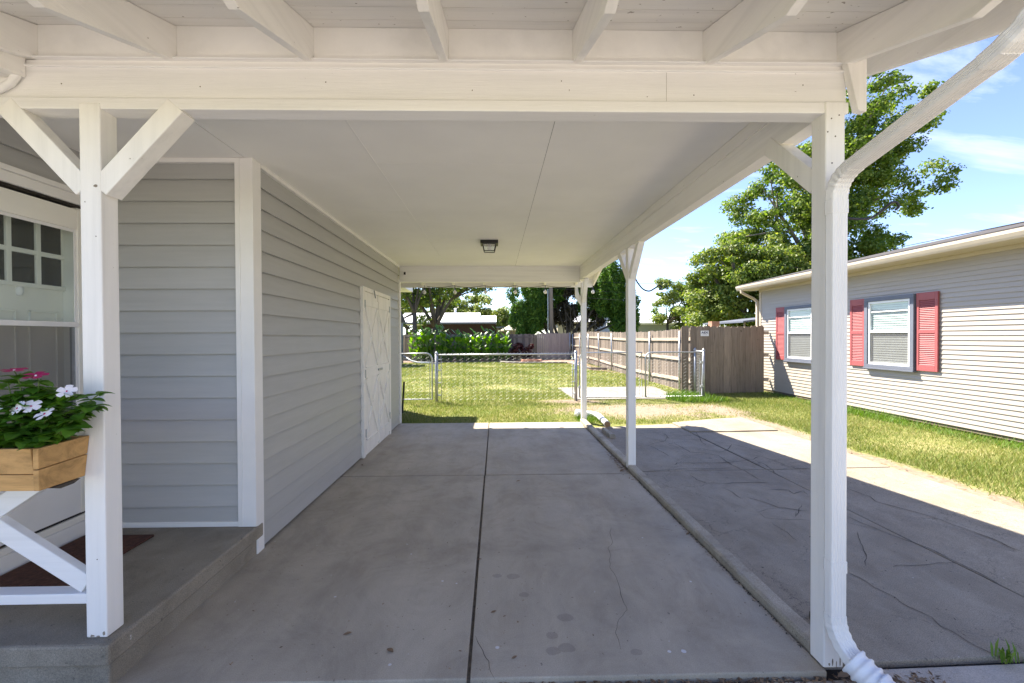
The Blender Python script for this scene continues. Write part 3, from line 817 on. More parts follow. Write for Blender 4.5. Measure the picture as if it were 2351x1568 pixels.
def bez(a, b, c, n):
    a, b, c = Vector(a), Vector(b), Vector(c)
    return [a.lerp(b, t).lerp(b.lerp(c, t), t) for t in [i / n for i in range(n + 1)]]
ds = MB().sweep(PR, [(X0, 1.935, 2.155), (X0, 1.935, 1.0), (X0, 1.935, 0.245)]).build('downspout', ALU_WHITE, cp)
MB().sweep(PR, [(X0, 1.275, 2.366), (X0, 1.5, 2.315), (X0, 1.85, 2.236)]).build('pipe_length', ALU_WHITE, ds)
def elbow(a, b, c, s=1.06, n=22, ref=(1, 0, 0)):
    path = bez(a, b, c, n)
    scl = [s + (0.03 if i % 4 in (1, 2) else -0.03) * (1 if 3 < i < n - 3 else 0) for i in range(n + 1)]
    MB().sweep(PR, path, ref, scl).build('elbow', ALU_WHITE, ds)
elbow((X0, 1.835, 2.239), (X0, 1.932, 2.217), (X0, 1.935, 2.125), 1.05)
elbow((X0, 1.13, 2.575), (X0, 1.14, 2.40), (X0, 1.33, 2.353), 1.07)
elbow((X0, 1.935, 0.275), (X0, 1.935, 0.17), (X0 + 0.035, 1.83, 0.10), 1.07)
MB().sweep(ds_prof(0.0395, 0.0285), [(X0, 1.935, 0.52), (X0, 1.935, 0.47)]).build('strap', ALU_WHITE, ds)
MB().sweep(ds_prof(0.0395, 0.0285), [(X0, 1.935, 2.12), (X0, 1.935, 2.06)]).build('strap', ALU_WHITE, ds)
MB().lathe((0, 0, 0), [(0.0, 0.0), (0.006, 0.0), (0.006, 0.003), (0, 0.003)], 8)
hp = [Vector((X0 + 0.02, 1.86, 0.12)), Vector((X0 + 0.06, 1.78, 0.075)), Vector((X0 + 0.12, 1.66, 0.045)), Vector((X0 + 0.2, 1.5, 0.04)), Vector((X0 + 0.3, 1.2, 0.04))]
path = []
for i in range(len(hp) - 1):
    for k in range(14): path.append(hp[i].lerp(hp[i + 1], k / 14))
rad = [0.056 + (0.006 if (i % 5) in (0, 1) else -0.003) + 0.002 * random.random() for i in range(len(path))]
tag(MB().tube(path, rad, 16).build('drain_hose', HOSE_WHITE, smooth=True), 'white corrugated drain hose at the foot of the near post', 'hose')

# rear eave string lights hang from the rafter tails
sl = thing('string_light', (0, 8.72, 2.5), 'string of round white bulbs along the far eave of the carport', 'string light')
pts = []
for k in range(61):
    x = -1.35 + 2.85 * k / 60
    ph = ((x + 1.428) / 0.6) % 1.0
    pts.append((x, 8.755, 2.535 - 0.035 * math.sin(math.pi * ph)))
MB().tube(pts, 0.0045, 5).build('cable', BLACK, sl, smooth=True)
for x in (-1.40, -0.80, -0.2, 0.39, 0.985, 1.93):
    bl = MB().lathe((x, 8.745, 2.40), [(0, -0.034), (0.018, -0.03), (0.031, -0.014), (0.034, 0.004), (0.028, 0.024), (0.014, 0.038), (0.013, 0.05), (0, 0.05)], 12).build('bulb', SIGN_WHITE, sl, smooth=True)
    MB().lathe((x, 8.745, 2.40), [(0.016, 0.05), (0.017, 0.09), (0.004, 0.095), (0.003, 0.14), (0, 0.14)], 8).build('socket', BLACK, bl)

# black plant hooks screwed to two posts
def hook(name, label, pts, r):
    P = []
    pts = [Vector(p) for p in pts]
    for i in range(len(pts) - 1):
        p0 = pts[max(i - 1, 0)]; p1_ = pts[i]; p2_ = pts[i + 1]; p3_ = pts[min(i + 2, len(pts) - 1)]
        for k in range(6):
            t = k / 6
            P.append(0.5 * ((2 * p1_) + (p2_ - p0) * t + (2 * p0 - 5 * p1_ + 4 * p2_ - p3_) * t * t + (3 * p1_ - p0 - 3 * p2_ + p3_) * t ** 3))
    P.append(pts[-1])
    t = thing(name, tuple(pts[0]), label, 'plant hook', 'iron plant hooks on the carport posts')
    MB().tube(P, r, 8).build('arm', BLACK, t, smooth=True)
    MB().box(pts[0].x - 0.004, pts[0].x + 0.006, pts[0].y - 0.012, pts[0].y + 0.012, pts[0].z - 0.03, pts[0].z + 0.07).build('bracket', BLACK, t)
hook('plant_hook', 'black iron plant hook on the nearest post, curling up against the sky',
     [(1.581, 2.02, 2.075), (1.66, 2.02, 2.062), (1.74, 2.02, 2.066), (1.80, 2.02, 2.105), (1.835, 2.02, 2.135), (1.862, 2.02, 2.138), (1.872, 2.02, 2.118), (1.858, 2.02, 2.105)], 0.0055)
hook('plant_hook', 'black iron plant hook sagging from the middle carport post',
     [(1.604, 5.07, 2.20), (1.64, 5.07, 2.135), (1.70, 5.07, 2.065), (1.77, 5.07, 2.042), (1.83, 5.07, 2.07), (1.88, 5.07, 2.102), (1.91, 5.07, 2.095), (1.905, 5.07, 2.06), (1.885, 5.07, 2.065)], 0.0085)

# ceiling light
cl = thing('ceiling_light', (-0.08, 5.83, 2.775), 'black square flush lantern on the carport ceiling', 'ceiling light')
MB().box(-0.195, 0.035, 5.715, 5.945, 2.735, 2.7745).build('canopy', BLACK, cl, bevel=0.004)
MB().box(-0.165, 0.005, 5.745, 5.915, 2.728, 2.736).build('canopy_rim', BLACK, cl)
c0 = (-0.08, 5.83)
def ring_pts(h, z): return [(c0[0] + sx * h, c0[1] + sy * h, z) for sx, sy in ((-1, -1), (1, -1), (1, 1), (-1, 1))]
T = ring_pts(0.085, 2.73); Bt = ring_pts(0.066, 2.645)
for i in range(4):
    MB().bar(T[i], Bt[i], 0.009, 0.009).build('frame_bar', BLACK, cl)
    MB().bar(Bt[i], Bt[(i + 1) % 4], 0.009, 0.009).build('frame_bar', BLACK, cl)
    a, b = i, (i + 1) % 4
    MB().add([T[a], T[b], Bt[b], Bt[a]], [(0, 1, 2, 3)]).build('pane', GLASS, cl)
MB().lathe((-0.08, 5.83, 2.66), [(0, 0), (0.02, 0.004), (0.03, 0.025), (0.024, 0.05), (0.013, 0.068), (0, 0.07)], 12).build('bulb', LAMP_GLASS, cl, smooth=True)

ms = thing('motion_sensor', (-1.60, 7.86, 2.66), 'small dark box sensor on the far beam beside the wall', 'sensor')
MB().box(-1.625, -1.575, 7.848, 7.861, 2.615, 2.68).build('base', VINYL_WHITE, ms)
MB().box(-1.617, -1.585, 7.835, 7.8485, 2.625, 2.672).build('lens', BLACK, ms)

# ================================================================ our house: grey lap siding
hs_ = thing('house', (-1.70, 3.14, 0), 'grey lap sided house with white trim beside the carport', 'house')
EXP = 0.1525
def lap_board_y(y0, y1, name):   # wall faces +x, board runs along y
    return MB().prism([(0, y0, 0.02), (0.012, y0, 0.02), (0.012, y0, 0.0), (0.025, y0, 0.0), (0.025, y0, 0.005), (0.003, y0, EXP + 0.016), (0, y0, EXP + 0.016)], (0, y1 - y0, 0))
def lap_board_x(x0, x1, name):   # wall faces -y
    return MB().prism([(x0, 0, 0.02), (x0, -0.013, 0.02), (x0, -0.013, 0), (x0, -0.030, 0), (x0, -0.030, 0.005), (x0, -0.002, EXP + 0.016), (x0, 0, EXP + 0.016)], (x1 - x0, 0, 0))
def mesh_of(mb, name, mat):
    me = bpy.data.meshes.new(name); me.from_pydata(mb.v, [], mb.f); me.materials.append(mat); me.update(); return me
w1 = MB().box(-2.3, -1.7165, 3.2, 7.83, -0.1, 2.90).build('carport_wall', DARK, hs_)
me = mesh_of(lap_board_y(3.2, 7.80, ''), 'siding_board', GREY_SIDING_Y)
me_t = mesh_of(lap_board_y(3.2, 7.80, ''), 'siding_board', GREY_SIDING_Y)
for k in range(18):
    z = 0.018 + k * EXP
    if k == 17:
        for v in me_t.vertices: v.co.z = min(v.co.z, 2.772 - z)
    place(me if k < 17 else me_t, 'siding_board', (-1.716, 0, z), w1)
w2 = MB().box(-2.95, -1.72, 3.1565, 3.26, -0.1, 2.90).build('porch_wall', DARK, hs_)
me = mesh_of(lap_board_x(-2.80, -1.79, ''), 'siding_board', GREY_SIDING_X)
me_t = mesh_of(lap_board_x(-2.80, -1.79, ''), 'siding_board', GREY_SIDING_X)
for k in range(17):
    z = 0.21 + k * EXP - 0.02
    if k == 16:
        for v in me_t.vertices: v.co.z = min(v.co.z, 2.768 - z)
    place(me if k < 16 else me_t, 'siding_board', (0, 3.156, z), w2)
MB().box(-2.80, -1.80, 3.122, 3.158, 0.201, 0.236).build('base_trim', VINYL_WHITE, hs_, bevel=0.002)
MB().box(-2.80, -1.80, 3.121, 3.158, 2.743, 2.7745).build('top_trim', VINYL_WHITE, hs_, bevel=0.002)
MB().box(-1.716, -1.680, 3.225, 7.80, 2.743, 2.7745).build('top_trim', VINYL_WHITE, hs_, bevel=0.002)
# corner post of two boards
ct = MB().box(-1.806, -1.681, 3.112, 3.16, 0.202, 2.7735).build('corner_trim', VINYL_WHITE, hs_, bevel=0.003)
MB().box(-1.73, -1.6815, 3.13, 3.222, 0.0, 2.7735).build('corner_board', VINYL_WHITE, ct, bevel=0.003)
MB().box(-1.776, -1.77, 3.106, 3.114, 0.21, 2.77).build('corner_bead', VINYL_WHITE, ct)
MB().box(-1.722, -1.676, 7.79, 7.866, 0.0, 2.495).build('corner_trim', VINYL_WHITE, hs_, bevel=0.003)

# storage door with X braced leaves
sd = MB().box(-1.7155, -1.682, 5.60, 7.02, 0.0, 2.17).build('storage_door', SHED_WHITE, hs_)
def fr(y0, y1, z0, z1, x=-1.662, name='door_frame', mat=SHED_WHITE, bev=0.002):
    return MB().box(-1.70, x, y0, y1, z0, z1).build(name, mat, sd, bevel=bev)
fr(5.585, 5.66, 0.0, 2.17); fr(6.945, 7.03, 0.0, 2.17); fr(5.662, 6.943, 2.115, 2.17)
for a, b in ((5.668, 6.298), (6.306, 6.938)):
    fr(a, b, 0.06, 2.105, -1.676, 'door_leaf')
    for z0, z1 in ((0.062, 0.20), (1.0, 1.13), (1.93, 2.10)):
        fr(a, b, z0, z1, -1.661, 'rail')
    for z0, z1 in ((0.202, 0.998), (1.132, 1.928)):
        m = MB()
        y0, y1 = a + 0.02, b - 0.02
        for s, xo in ((0, -1.6665), (1, -1.6655)):
            p = [(y0, z0), (y1, z1)] if s == 0 else [(y0, z1), (y1, z0)]
            q = MB().bar((xo, p[0][0], p[0][1]), (xo, p[1][0], p[1][1]), 0.02, 0.075, (0, 1, 0) if False else (0, 0, 1))
            for i, v in enumerate(q.v): q.v[i] = (v[0], min(max(v[1], a), b), min(max(v[2], z0), z1))
            q.build('cross_batten', SHED_WHITE, sd)
fr(6.30, 6.335, 0.02, 2.11, -1.655, 'astragal')
MB().box(-1.66, -1.64, 6.24, 6.44, 1.055, 1.085).build('latch', GALV, sd, bevel=0.003)
MB().bar((-1.65, 6.05, 2.16), (-1.65, 6.12, 2.06), 0.012, 0.012).build('latch', GALV, sd)
MB().box(-1.664, -1.648, 6.24, 6.30, 2.02, 2.10).build('latch', SHED_WHITE, sd)
for y in (5.66, 6.945):
    for z in (0.3, 1.06, 1.95): MB().box(-1.664, -1.655, y - 0.012, y + 0.012, z - 0.05, z + 0.05).build('hinge', GALV, sd)

# entry: wall on the porch side, storm door in front of a panelled door
XW = -2.78
w3 = MB().box(-3.3, XW - 0.0165, 3.105, 3.2, 0.2, 2.9).build('entry_wall', DARK, hs_)
MB().box(-3.3, XW - 0.0165, 1.2, 3.2, 2.5, 2.9).build('entry_header', DARK, hs_)
me = mesh_of(lap_board_y(0.9, 3.135, ''), 'siding_board', GREY_SIDING_Y)
for k in range(2): place(me, 'siding_board', (XW - 0.0165, 0, 2.475 + k * EXP), w3)
MB().box(-2.99, -2.93, 1.9, 3.2, 0.2, 2.5).build('entry_back', DARK, hs_)
ed = MB().box(-2.925, -2.885, 2.11, 3.026, 0.36, 2.40).build('entry_door', DOOR_WHITE, hs_)
for k, (y0, y1) in enumerate(((2.862, 3.0), (2.69, 2.83), (2.51, 2.66), (2.33, 2.48))):
    for z0, z1 in ((1.868, 2.045), (2.075, 2.25)):
        MB().box(-2.888, -2.8825, y0, y1, z0, z1).build('pane', PANE_DARK, ed)
mun = MB
for y in (2.845, 2.675, 2.495): MB().box(-2.886, -2.868, y - 0.014, y + 0.014, 1.86, 2.26).build('muntin', DOOR_WHITE, ed, bevel=0.003)
MB().box(-2.886, -2.869, 2.3, 3.01, 2.046, 2.074).build('muntin', DOOR_WHITE, ed, bevel=0.003)
MB().box(-2.886, -2.866, 2.3, 3.012, 1.84, 1.867).build('muntin', DOOR_WHITE, ed, bevel=0.003)
for y0, y1 in ((2.79, 2.97), (2.55, 2.72)):
    for z0, z1 in ((0.98, 1.70), (0.45, 0.85)):
        for a in (MB().box(-2.886, -2.876, y0, y1, z1 - 0.012, z1), MB().box(-2.886, -2.876, y0, y1, z0, z0 + 0.012), MB().box(-2.886, -2.876, y0, y0 + 0.012, z0, z1), MB().box(-2.886, -2.876, y1 - 0.012, y1, z0, z1)):
            a.build('panel_moulding', DOOR_WHITE, ed, bevel=0.003)
MB().lathe((-2.877, 2.735, 1.815), [(0.0, -0.032), (0.014, -0.028), (0.02, 0), (0.014, 0.028), (0, 0.032)], 12).build('knocker', VINYL_WHITE, ed, smooth=True)
MB().box(-2.925, XW - 0.01, 3.012, 3.05, 0.36, 2.40).build('door_jamb', DOOR_WHITE, hs_)
st = MB().box(XW - 0.03, XW + 0.004, 3.003, 3.053, 0.36, 2.38).build('storm_door', DOOR_WHITE, hs_, bevel=0.003)
MB().box(XW - 0.028, XW + 0.004, 2.2, 3.0025, 2.245, 2.379).build('top_rail', DOOR_WHITE, st, bevel=0.003)
MB().box(XW - 0.026, XW + 0.006, 2.2, 3.0025, 1.60, 1.632).build('middle_rail', VINYL_WHITE, st, bevel=0.003)
MB().box(XW - 0.022, XW + 0.003, 2.2, 3.0025, 0.362, 0.945).build('kick_panel', VINYL_WHITE, st, bevel=0.003)
MB().box(XW - 0.03, XW + 0.004, 2.12, 2.199, 0.36, 2.38).build('stile', DOOR_WHITE, st, bevel=0.003)
MB().box(XW - 0.008, XW - 0.002, 2.985, 3.0025, 0.95, 2.244).build('glazing_bead', VINYL_WHITE, st)
MB().box(XW - 0.008, XW - 0.002, 2.2, 2.985, 2.225, 2.244).build('glazing_bead', VINYL_WHITE, st)
MB().add([(XW - 0.012, 2.2, 1.633), (XW - 0.012, 3.002, 1.633), (XW - 0.012, 3.002, 2.244), (XW - 0.012, 2.2, 2.244)], [(0, 1, 2, 3)]).build('glass', GLASS, st)
MB().add([(XW - 0.016, 2.2, 0.946), (XW - 0.016, 3.002, 0.946), (XW - 0.016, 3.002, 1.6), (XW - 0.016, 2.2, 1.6)], [(0, 1, 2, 3)]).build('insect_screen', SCREEN, st)
MB().box(XW - 0.03, XW - 0.004, 2.975, 2.99, 0.95, 1.598).build('screen_frame', GALV, st)
MB().box(XW - 0.05, XW + 0.02, 3.056, 3.118, 0.201, 2.41).build('door_casing', VINYL_WHITE, hs_, bevel=0.004)
MB().box(XW - 0.05, XW + 0.02, 2.0, 3.118, 2.412, 2.475).build('door_casing', VINYL_WHITE, hs_, bevel=0.004)
MB().box(XW - 0.05, XW + 0.032, 1.98, 3.123, 2.476, 2.508).build('door_casing', VINYL_WHITE, hs_, bevel=0.004)
MB().box(XW - 0.05, XW + 0.002, 2.0, 3.055, 2.3945, 2.411).build('door_gap_shade', DARK, hs_)  # solid dark strip, coloured as the shade in the gap over the door
MB().box(XW - 0.2, XW + 0.012, 1.95, 3.055, 0.201, 0.300).build('door_sill', VINYL_WHITE, hs_, bevel=0.004)
MB().box(XW - 0.2, XW + 0.002, 1.95, 3.055, 0.301, 0.344).build('door_sill', DOOR_WHITE, hs_, bevel=0.003)
MB().box(XW - 0.2, XW - 0.01, 1.95, 3.055, 0.345, 0.359).build('door_gap_shade', DARK, hs_)  # dark strip painted as the shade in the slit below the door
MB().box(-9.3, -3.25, 1.95, 3.2, 0.2, 2.9).build('front_wall', GREY_SIDING_X, hs_)
MB().box(-9.3, -2.31, 3.3, 7.75, -0.1, 2.9).build('body', GREY_SIDING_Y, hs_)

# rear wing and its roof, the eave of which shows past the wall end
MB().box(-7.6, -2.35, 7.7, 9.9, -0.1, 2.6).build('rear_wing_wall', GREY_SIDING_Y, hs_)
MB().prism([(-1.9, 10.2, 2.555), (-1.9, 10.2, 2.70), (-4.95, 10.2, 3.55), (-8.0, 10.2, 2.70), (-8.0, 10.2, 2.555)], (0, -4.2, 0)).build('rear_wing_roof', VINYL_WHITE, hs_)
MB().prism([(-1.86, 10.24, 2.705), (-4.95, 10.24, 3.60), (-8.04, 10.24, 2.705), (-8.04, 10.24, 2.75), (-4.95, 10.24, 3.65), (-1.86, 10.24, 2.75)], (0, -4.2, 0)).build('rear_wing_shingles', SHINGLE, hs_)

# ================================================================ porch things
rl = thing('porch_railing', (-2.27, 2.0, 0.2), 'white porch railing with crossed diagonal boards beside the left post', 'railing')
MB().box(-2.75, -1.8135, 1.985, 2.055, 0.347, 0.392).build('rail', WHITE_X, rl, bevel=0.004)
MB().box(-2.75, -1.8135, 1.985, 2.055, 1.055, 1.10).build('rail', WHITE_X, rl, bevel=0.004)
MB().bar((-2.735, 2.0155, 1.03), (-1.83, 2.0155, 0.425), 0.04, 0.082).build('cross_brace', WHITE_X, rl, bevel=0.004)
MB().bar((-2.735, 2.022, 0.425), (-1.83, 2.022, 1.03), 0.042, 0.082).build('cross_brace', WHITE_X, rl, bevel=0.004)
MB().box(-2.84, -2.752, 1.975, 2.065, 0.203, 2.525).build('rail_post', WHITE_Z, rl, bevel=0.004)
mt = MB().box(-2.74, -2.285, 2.235, 2.985, 0.2005, 0.216).build('doormat', MAT_FIBRE, bevel=0.004)
tag(mt, 'dark red brown doormat in front of the entry door', 'doormat')

# planter of rough cedar boards hung on the railing
pl = thing('planter_box', (-2.3, 1.87, 0.91), 'rough cedar planter box of boards hung on the railing', 'planter')
def plank(poly, d, name='board'):
    return MB().prism(poly, d).build(name, BOX_WOOD, pl, bevel=0.003)
YN, YF = 1.765, 1.972
XR = -1.817
plank([(-2.76, YN + 0.015, 0.921), (-2.76, YN + 0.006, 0.988), (-2.76, YN + 0.028, 0.988), (-2.76, YN + 0.037, 0.921)], (0.943, 0, 0))
plank([(-2.76, YN + 0.004, 0.991), (-2.76, YN - 0.008, 1.094), (-2.76, YN + 0.014, 1.094), (-2.76, YN + 0.026, 0.991)], (0.943, 0, 0))
plank([(XR - 0.01, YN + 0.012, 0.921), (XR - 0.01, YF, 0.921), (XR + 0.002, YF, 1.016), (XR + 0.002, YN - 0.002, 1.008)], (0.022, 0, 0))
plank([(XR + 0.002, YN - 0.002, 1.011), (XR + 0.002, YF, 1.019), (XR + 0.012, YF, 1.099), (XR + 0.012, YN - 0.012, 1.096)], (0.022, 0, 0))
plank([(-2.76, YF + 0.001, 0.921), (-2.76, YF + 0.001, 1.096), (-2.76, YF + 0.012, 1.096), (-2.76, YF + 0.012, 0.921)], (0.943, 0, 0))
MB().box(-2.75, XR - 0.012, YN + 0.03, YF, 0.923, 1.066).build('soil', SOIL, pl)
bk = MB()
bk.prism([(XR + 0.005, YN + 0.05, 0.920), (XR + 0.005, YF - 0.03, 0.920), (XR + 0.005, YF - 0.06, 0.908), (XR + 0.005, YN + 0.09, 0.906)], (0.015, 0, 0)).build('bark_edge', BARK, pl)

def leaf_mesh(name, mat, L, W, fold=0.25, bend=0.25):
    v = []; f = []
    n = 5
    for i in range(n + 1):
        t = i / n
        w = W * math.sin(math.pi * min(1, t * 0.93 + 0.07)) ** 0.7 * (1 if i < n else 0.1)
        z = -bend * L * t * t
        v += [(-w / 2, L * t, z + fold * w / 2), (0, L * t, z), (w / 2, L * t, z + fold * w / 2)]
    for i in range(n):
        a = 3 * i
        f += [(a, a + 1, a + 4, a + 3), (a + 1, a + 2, a + 5, a + 4)]
    me = bpy.data.meshes.new(name); me.from_pydata(v, [], f); me.materials.append(mat); me.update()
    for p in me.polygons: p.use_smooth = True
    return me
VL = [leaf_mesh('leaf', VINCA, 0.060, 0.046), leaf_mesh('leaf', VINCA, 0.052, 0.041, 0.25, 0.35), leaf_mesh('leaf', VINCA, 0.064, 0.047, 0.15, 0.15)]
def petal_flower(name, mat, r):
    v = []; f = []
    for k in range(5):
        a = 2 * math.pi * k / 5
        ring = [(0.08, -0.12), (0.5, -0.36), (0.9, -0.42), (1.0, -0.12), (0.95, 0.28), (0.55, 0.32), (0.08, 0.12)]
        n0 = len(v)
        for x, y in ring:
            X_ = x * math.cos(a) - y * math.sin(a); Y_ = x * math.sin(a) + y * math.cos(a)
            v.append((X_ * r, Y_ * r, r * (0.10 * math.sin(x * 2.2) + 0.04 * y + 0.02 * k)))
        f.append(tuple(range(n0, n0 + 7)))
    me = bpy.data.meshes.new(name); me.from_pydata(v, [], f); me.materials.append(mat); me.update()
    return me
FW = petal_flower('flower', PETAL_W, 0.034); FM = petal_flower('flower', PETAL_M, 0.040)
EYE = mesh_of(MB().lathe((0, 0, 0.001), [(0.0, 0.0025), (0.003, 0.002), (0.0035, -0.002), (0, -0.003)], 8), 'eye', PETAL_EYE)
EYE_P = mesh_of(MB().lathe((0, 0, 0.001), [(0.0, 0.0035), (0.0035, 0.003), (0.004, -0.002), (0, -0.003)], 8), 'eye', PETAL_W)
def vinca(name, label, base, stems, seed, fl_mesh, eye):
    rs = random.Random(seed)
    t = thing(name, base, label, 'flowering plant', 'vincas in the planter box')
    for tip, nf in stems:
        a = Vector(base) + Vector((rs.uniform(-0.03, 0.03), rs.uniform(-0.02, 0.02), 0)); b = Vector(tip)
        mid = a.lerp(b, 0.5) + Vector((rs.uniform(-0.02, 0.02), rs.uniform(-0.02, 0.02), 0.035))
        P = bez(a, mid, b, 8)
        MB().tube(P, [0.004 - 0.0002 * i for i in range(9)], 5).build('stem', STEM, t, smooth=True)
        for i in range(2, 9):
            p = P[i]
            tang = (P[min(i + 1, 8)] - P[i - 1]).normalized()
            for k in range(2 if i < 8 else 5):
                ang = math.pi * k + i * 1.2 + rs.uniform(-0.4, 0.4) if i < 8 else 2 * math.pi * k / 5 + rs.uniform(-0.3, 0.3)
                r = (rs.uniform(-0.25, 0.45), rs.uniform(-0.3, 0.3), ang)
                s = rs.uniform(0.8, 1.2)
                place(rs.choice(VL), 'leaf', p, t, r, (s, s, s))
        if nf:
            tilt = (rs.uniform(0.55, 0.95), rs.uniform(-0.3, 0.3), rs.uniform(0, 6)) if nf == 1 else (rs.uniform(0.1, 0.3), 0.1, rs.uniform(0, 6))
            q = b + Vector((0, -0.012, 0.022))
            m_ = Matrix.Rotation(tilt[0], 3, 'X') @ Matrix.Rotation(tilt[1], 3, 'Y') @ Matrix.Rotation(tilt[2], 3, 'Z')
            fo = place(fl_mesh, 'flower', q, t, m_.to_euler())
            eo = bpy.data.objects.new('eye', eye); col.objects.link(eo); eo.parent = fo
            eo.location = (0, 0, 0.002)
            MB().tube([b, q], 0.0022, 5).build('flower_stalk', STEM, t)
vinca('vinca_plant', 'vinca with white flowers at the right end of the planter', (-1.86, 1.87, 1.065),
      [((-1.75, 1.85, 1.285), 1), ((-1.80, 1.81, 1.20), 1), ((-1.645, 1.86, 1.29), 0), ((-1.655, 1.85, 1.245), 0), ((-1.79, 1.80, 1.14), 0), ((-1.74, 1.88, 1.22), 0), ((-1.72, 1.83, 1.19), 0),
       ((-1.83, 1.85, 1.24), 0), ((-1.78, 1.86, 1.26), 0), ((-1.69, 1.86, 1.235), 0), ((-1.86, 1.78, 1.12), 0), ((-1.80, 1.77, 1.11), 0), ((-1.70, 1.80, 1.16), 0), ((-1.76, 1.90, 1.20), 0)], 3, FW, EYE)
vinca('vinca_plant', 'vinca with white flowers second from the right in the planter', (-1.99, 1.86, 1.065),
      [((-1.915, 1.82, 1.222), 1), ((-1.872, 1.83, 1.228), 1), ((-1.97, 1.78, 1.17), 0), ((-1.93, 1.77, 1.13), 0), ((-2.02, 1.82, 1.21), 1), ((-1.92, 1.84, 1.26), 0), ((-1.88, 1.84, 1.19), 0), ((-2.02, 1.78, 1.13), 0), ((-1.96, 1.82, 1.24), 0), ((-1.90, 1.79, 1.15), 0)], 5, FW, EYE)
vinca('vinca_plant', 'vinca with two magenta flowers standing tall in the planter', (-2.0, 1.92, 1.065),
      [((-1.97, 1.86, 1.37), 2), ((-1.883, 1.86, 1.348), 2), ((-1.93, 1.88, 1.32), 0), ((-2.02, 1.87, 1.34), 0), ((-1.85, 1.89, 1.29), 0), ((-1.90, 1.90, 1.30), 0), ((-2.05, 1.86, 1.28), 0), ((-1.97, 1.87, 1.29), 0), ((-1.88, 1.88, 1.27), 0)], 11, FM, EYE_P)

# ================================================================ neighbouring house on the right
nh = thing('neighbor_house', (7.4, 8.0, 0), 'cream lap sided house with red shutters right of the driveway', 'house')
NX = 7.40
nw = MB().box(NX + 0.002, 14.8, -6.0, 12.22, 0.0, 2.95).build('wall', FOUNDATION, nh)
NE = 0.0768
me = mesh_of(MB().prism([(0, -6.0, 0.022), (-0.006, -6.0, 0.022), (-0.006, -6.0, 0.002), (-0.019, -6.0, 0.0), (-0.019, -6.0, 0.005), (-0.002, -6.0, NE + 0.012), (0, -6.0, NE + 0.012)], (0, 18.19, 0)), 'siding_board', CREAM_SIDING)
for k in range(36):
    place(me, 'siding_board', (NX, 0, 0.055 + k * NE), nw)
MB().box(NX - 0.028, NX + 0.05, 12.16, 12.24, 0.05, 2.80).build('corner_trim', GUTTER_CREAM, nh, bevel=0.004)
# roof, soffit, fascia, gutter
MB().box(6.99, NX + 0.02, -6.3, 12.56, 2.80, 2.815).build('soffit', GUTTER_CREAM, nh)
MB().box(NX - 0.035, NX - 0.001, -6.0, 12.16, 2.74, 2.799).build('frieze_board', GUTTER_CREAM, nh)
MB().prism([(6.93, 12.58, 2.925), (11.2, 12.58, 3.86), (15.4, 12.58, 2.925), (15.4, 12.58, 2.965), (11.2, 12.58, 3.905), (6.93, 12.58, 2.955)], (0, -19, 0)).build('roof', SHINGLE, nh)
MB().prism([(6.99, 12.56, 2.815), (11.2, 12.56, 3.80), (15.4, 12.56, 2.815)], (0, -0.03, 0)).build('gable_fascia', GUTTER_CREAM, nh)
gp2 = [(0, 0), (0.07, 0), (0.085, 0.03), (0.105, 0.08), (0.105, 0.125), (0.095, 0.125), (0.095, 0.085), (0.065, 0.01), (0.006, 0.01), (0.006, 0.125), (0, 0.125)]
MB().prism([(6.988 - a, 12.56, 2.80 + b) for a, b in gp2], (0, -18.9, 0)).build('gutter', GUTTER_CREAM, nh)
nds = MB().sweep([(-.035, -.028), (.035, -.028), (.035, .028), (-.035, .028)], [(6.94, 12.37, 2.82), (6.95, 12.37, 2.74), (7.06, 12.37, 2.68), (7.30, 12.37, 2.56), (7.36, 12.32, 2.48), (7.36, 12.3, 2.35), (7.36, 12.3, 0.1)], (0, 1, 0)).build('downspout', GUTTER_CREAM, nh)

def shutter(y0, y1, z0, z1):
    s = MB().box(NX - 0.030, NX - 0.0225, y0, y1, z0, z1).build('shutter', SHUTTER, nh)
    w = 0.05
    zm = z0 + (z1 - z0) * 0.50
    for a, b in ((y0, y0 + w), (y1 - w, y1)): MB().box(NX - 0.052, NX - 0.0305, a, b, z0, z1).build('stile', SHUTTER, s, bevel=0.003)
    for a, b in ((z0, z0 + 0.10), (zm - 0.03, zm + 0.03), (z1 - 0.13, z1)): MB().box(NX - 0.0515, NX - 0.0306, y0 + w, y1 - w, a, b).build('rail', SHUTTER, s, bevel=0.003)
    for za, zb in ((z0 + 0.10, zm - 0.03), (zm + 0.03, z1 - 0.13)):
        lv = MB(); n = 17
        for k in range(n):
            z = za + (zb - za) * (k + 0.5) / n; h = (zb - za) / n
            lv.prism([(NX - 0.031, y0 + w, z + h * 0.55), (NX - 0.046, y0 + w, z - h * 0.2), (NX - 0.046, y0 + w, z - h * 0.45), (NX - 0.031, y0 + w, z + h * 0.25)], (0, y1 - y0 - 2 * w, 0))
        tag(lv.build('louvres', SHUTTER, s), kind='stuff')

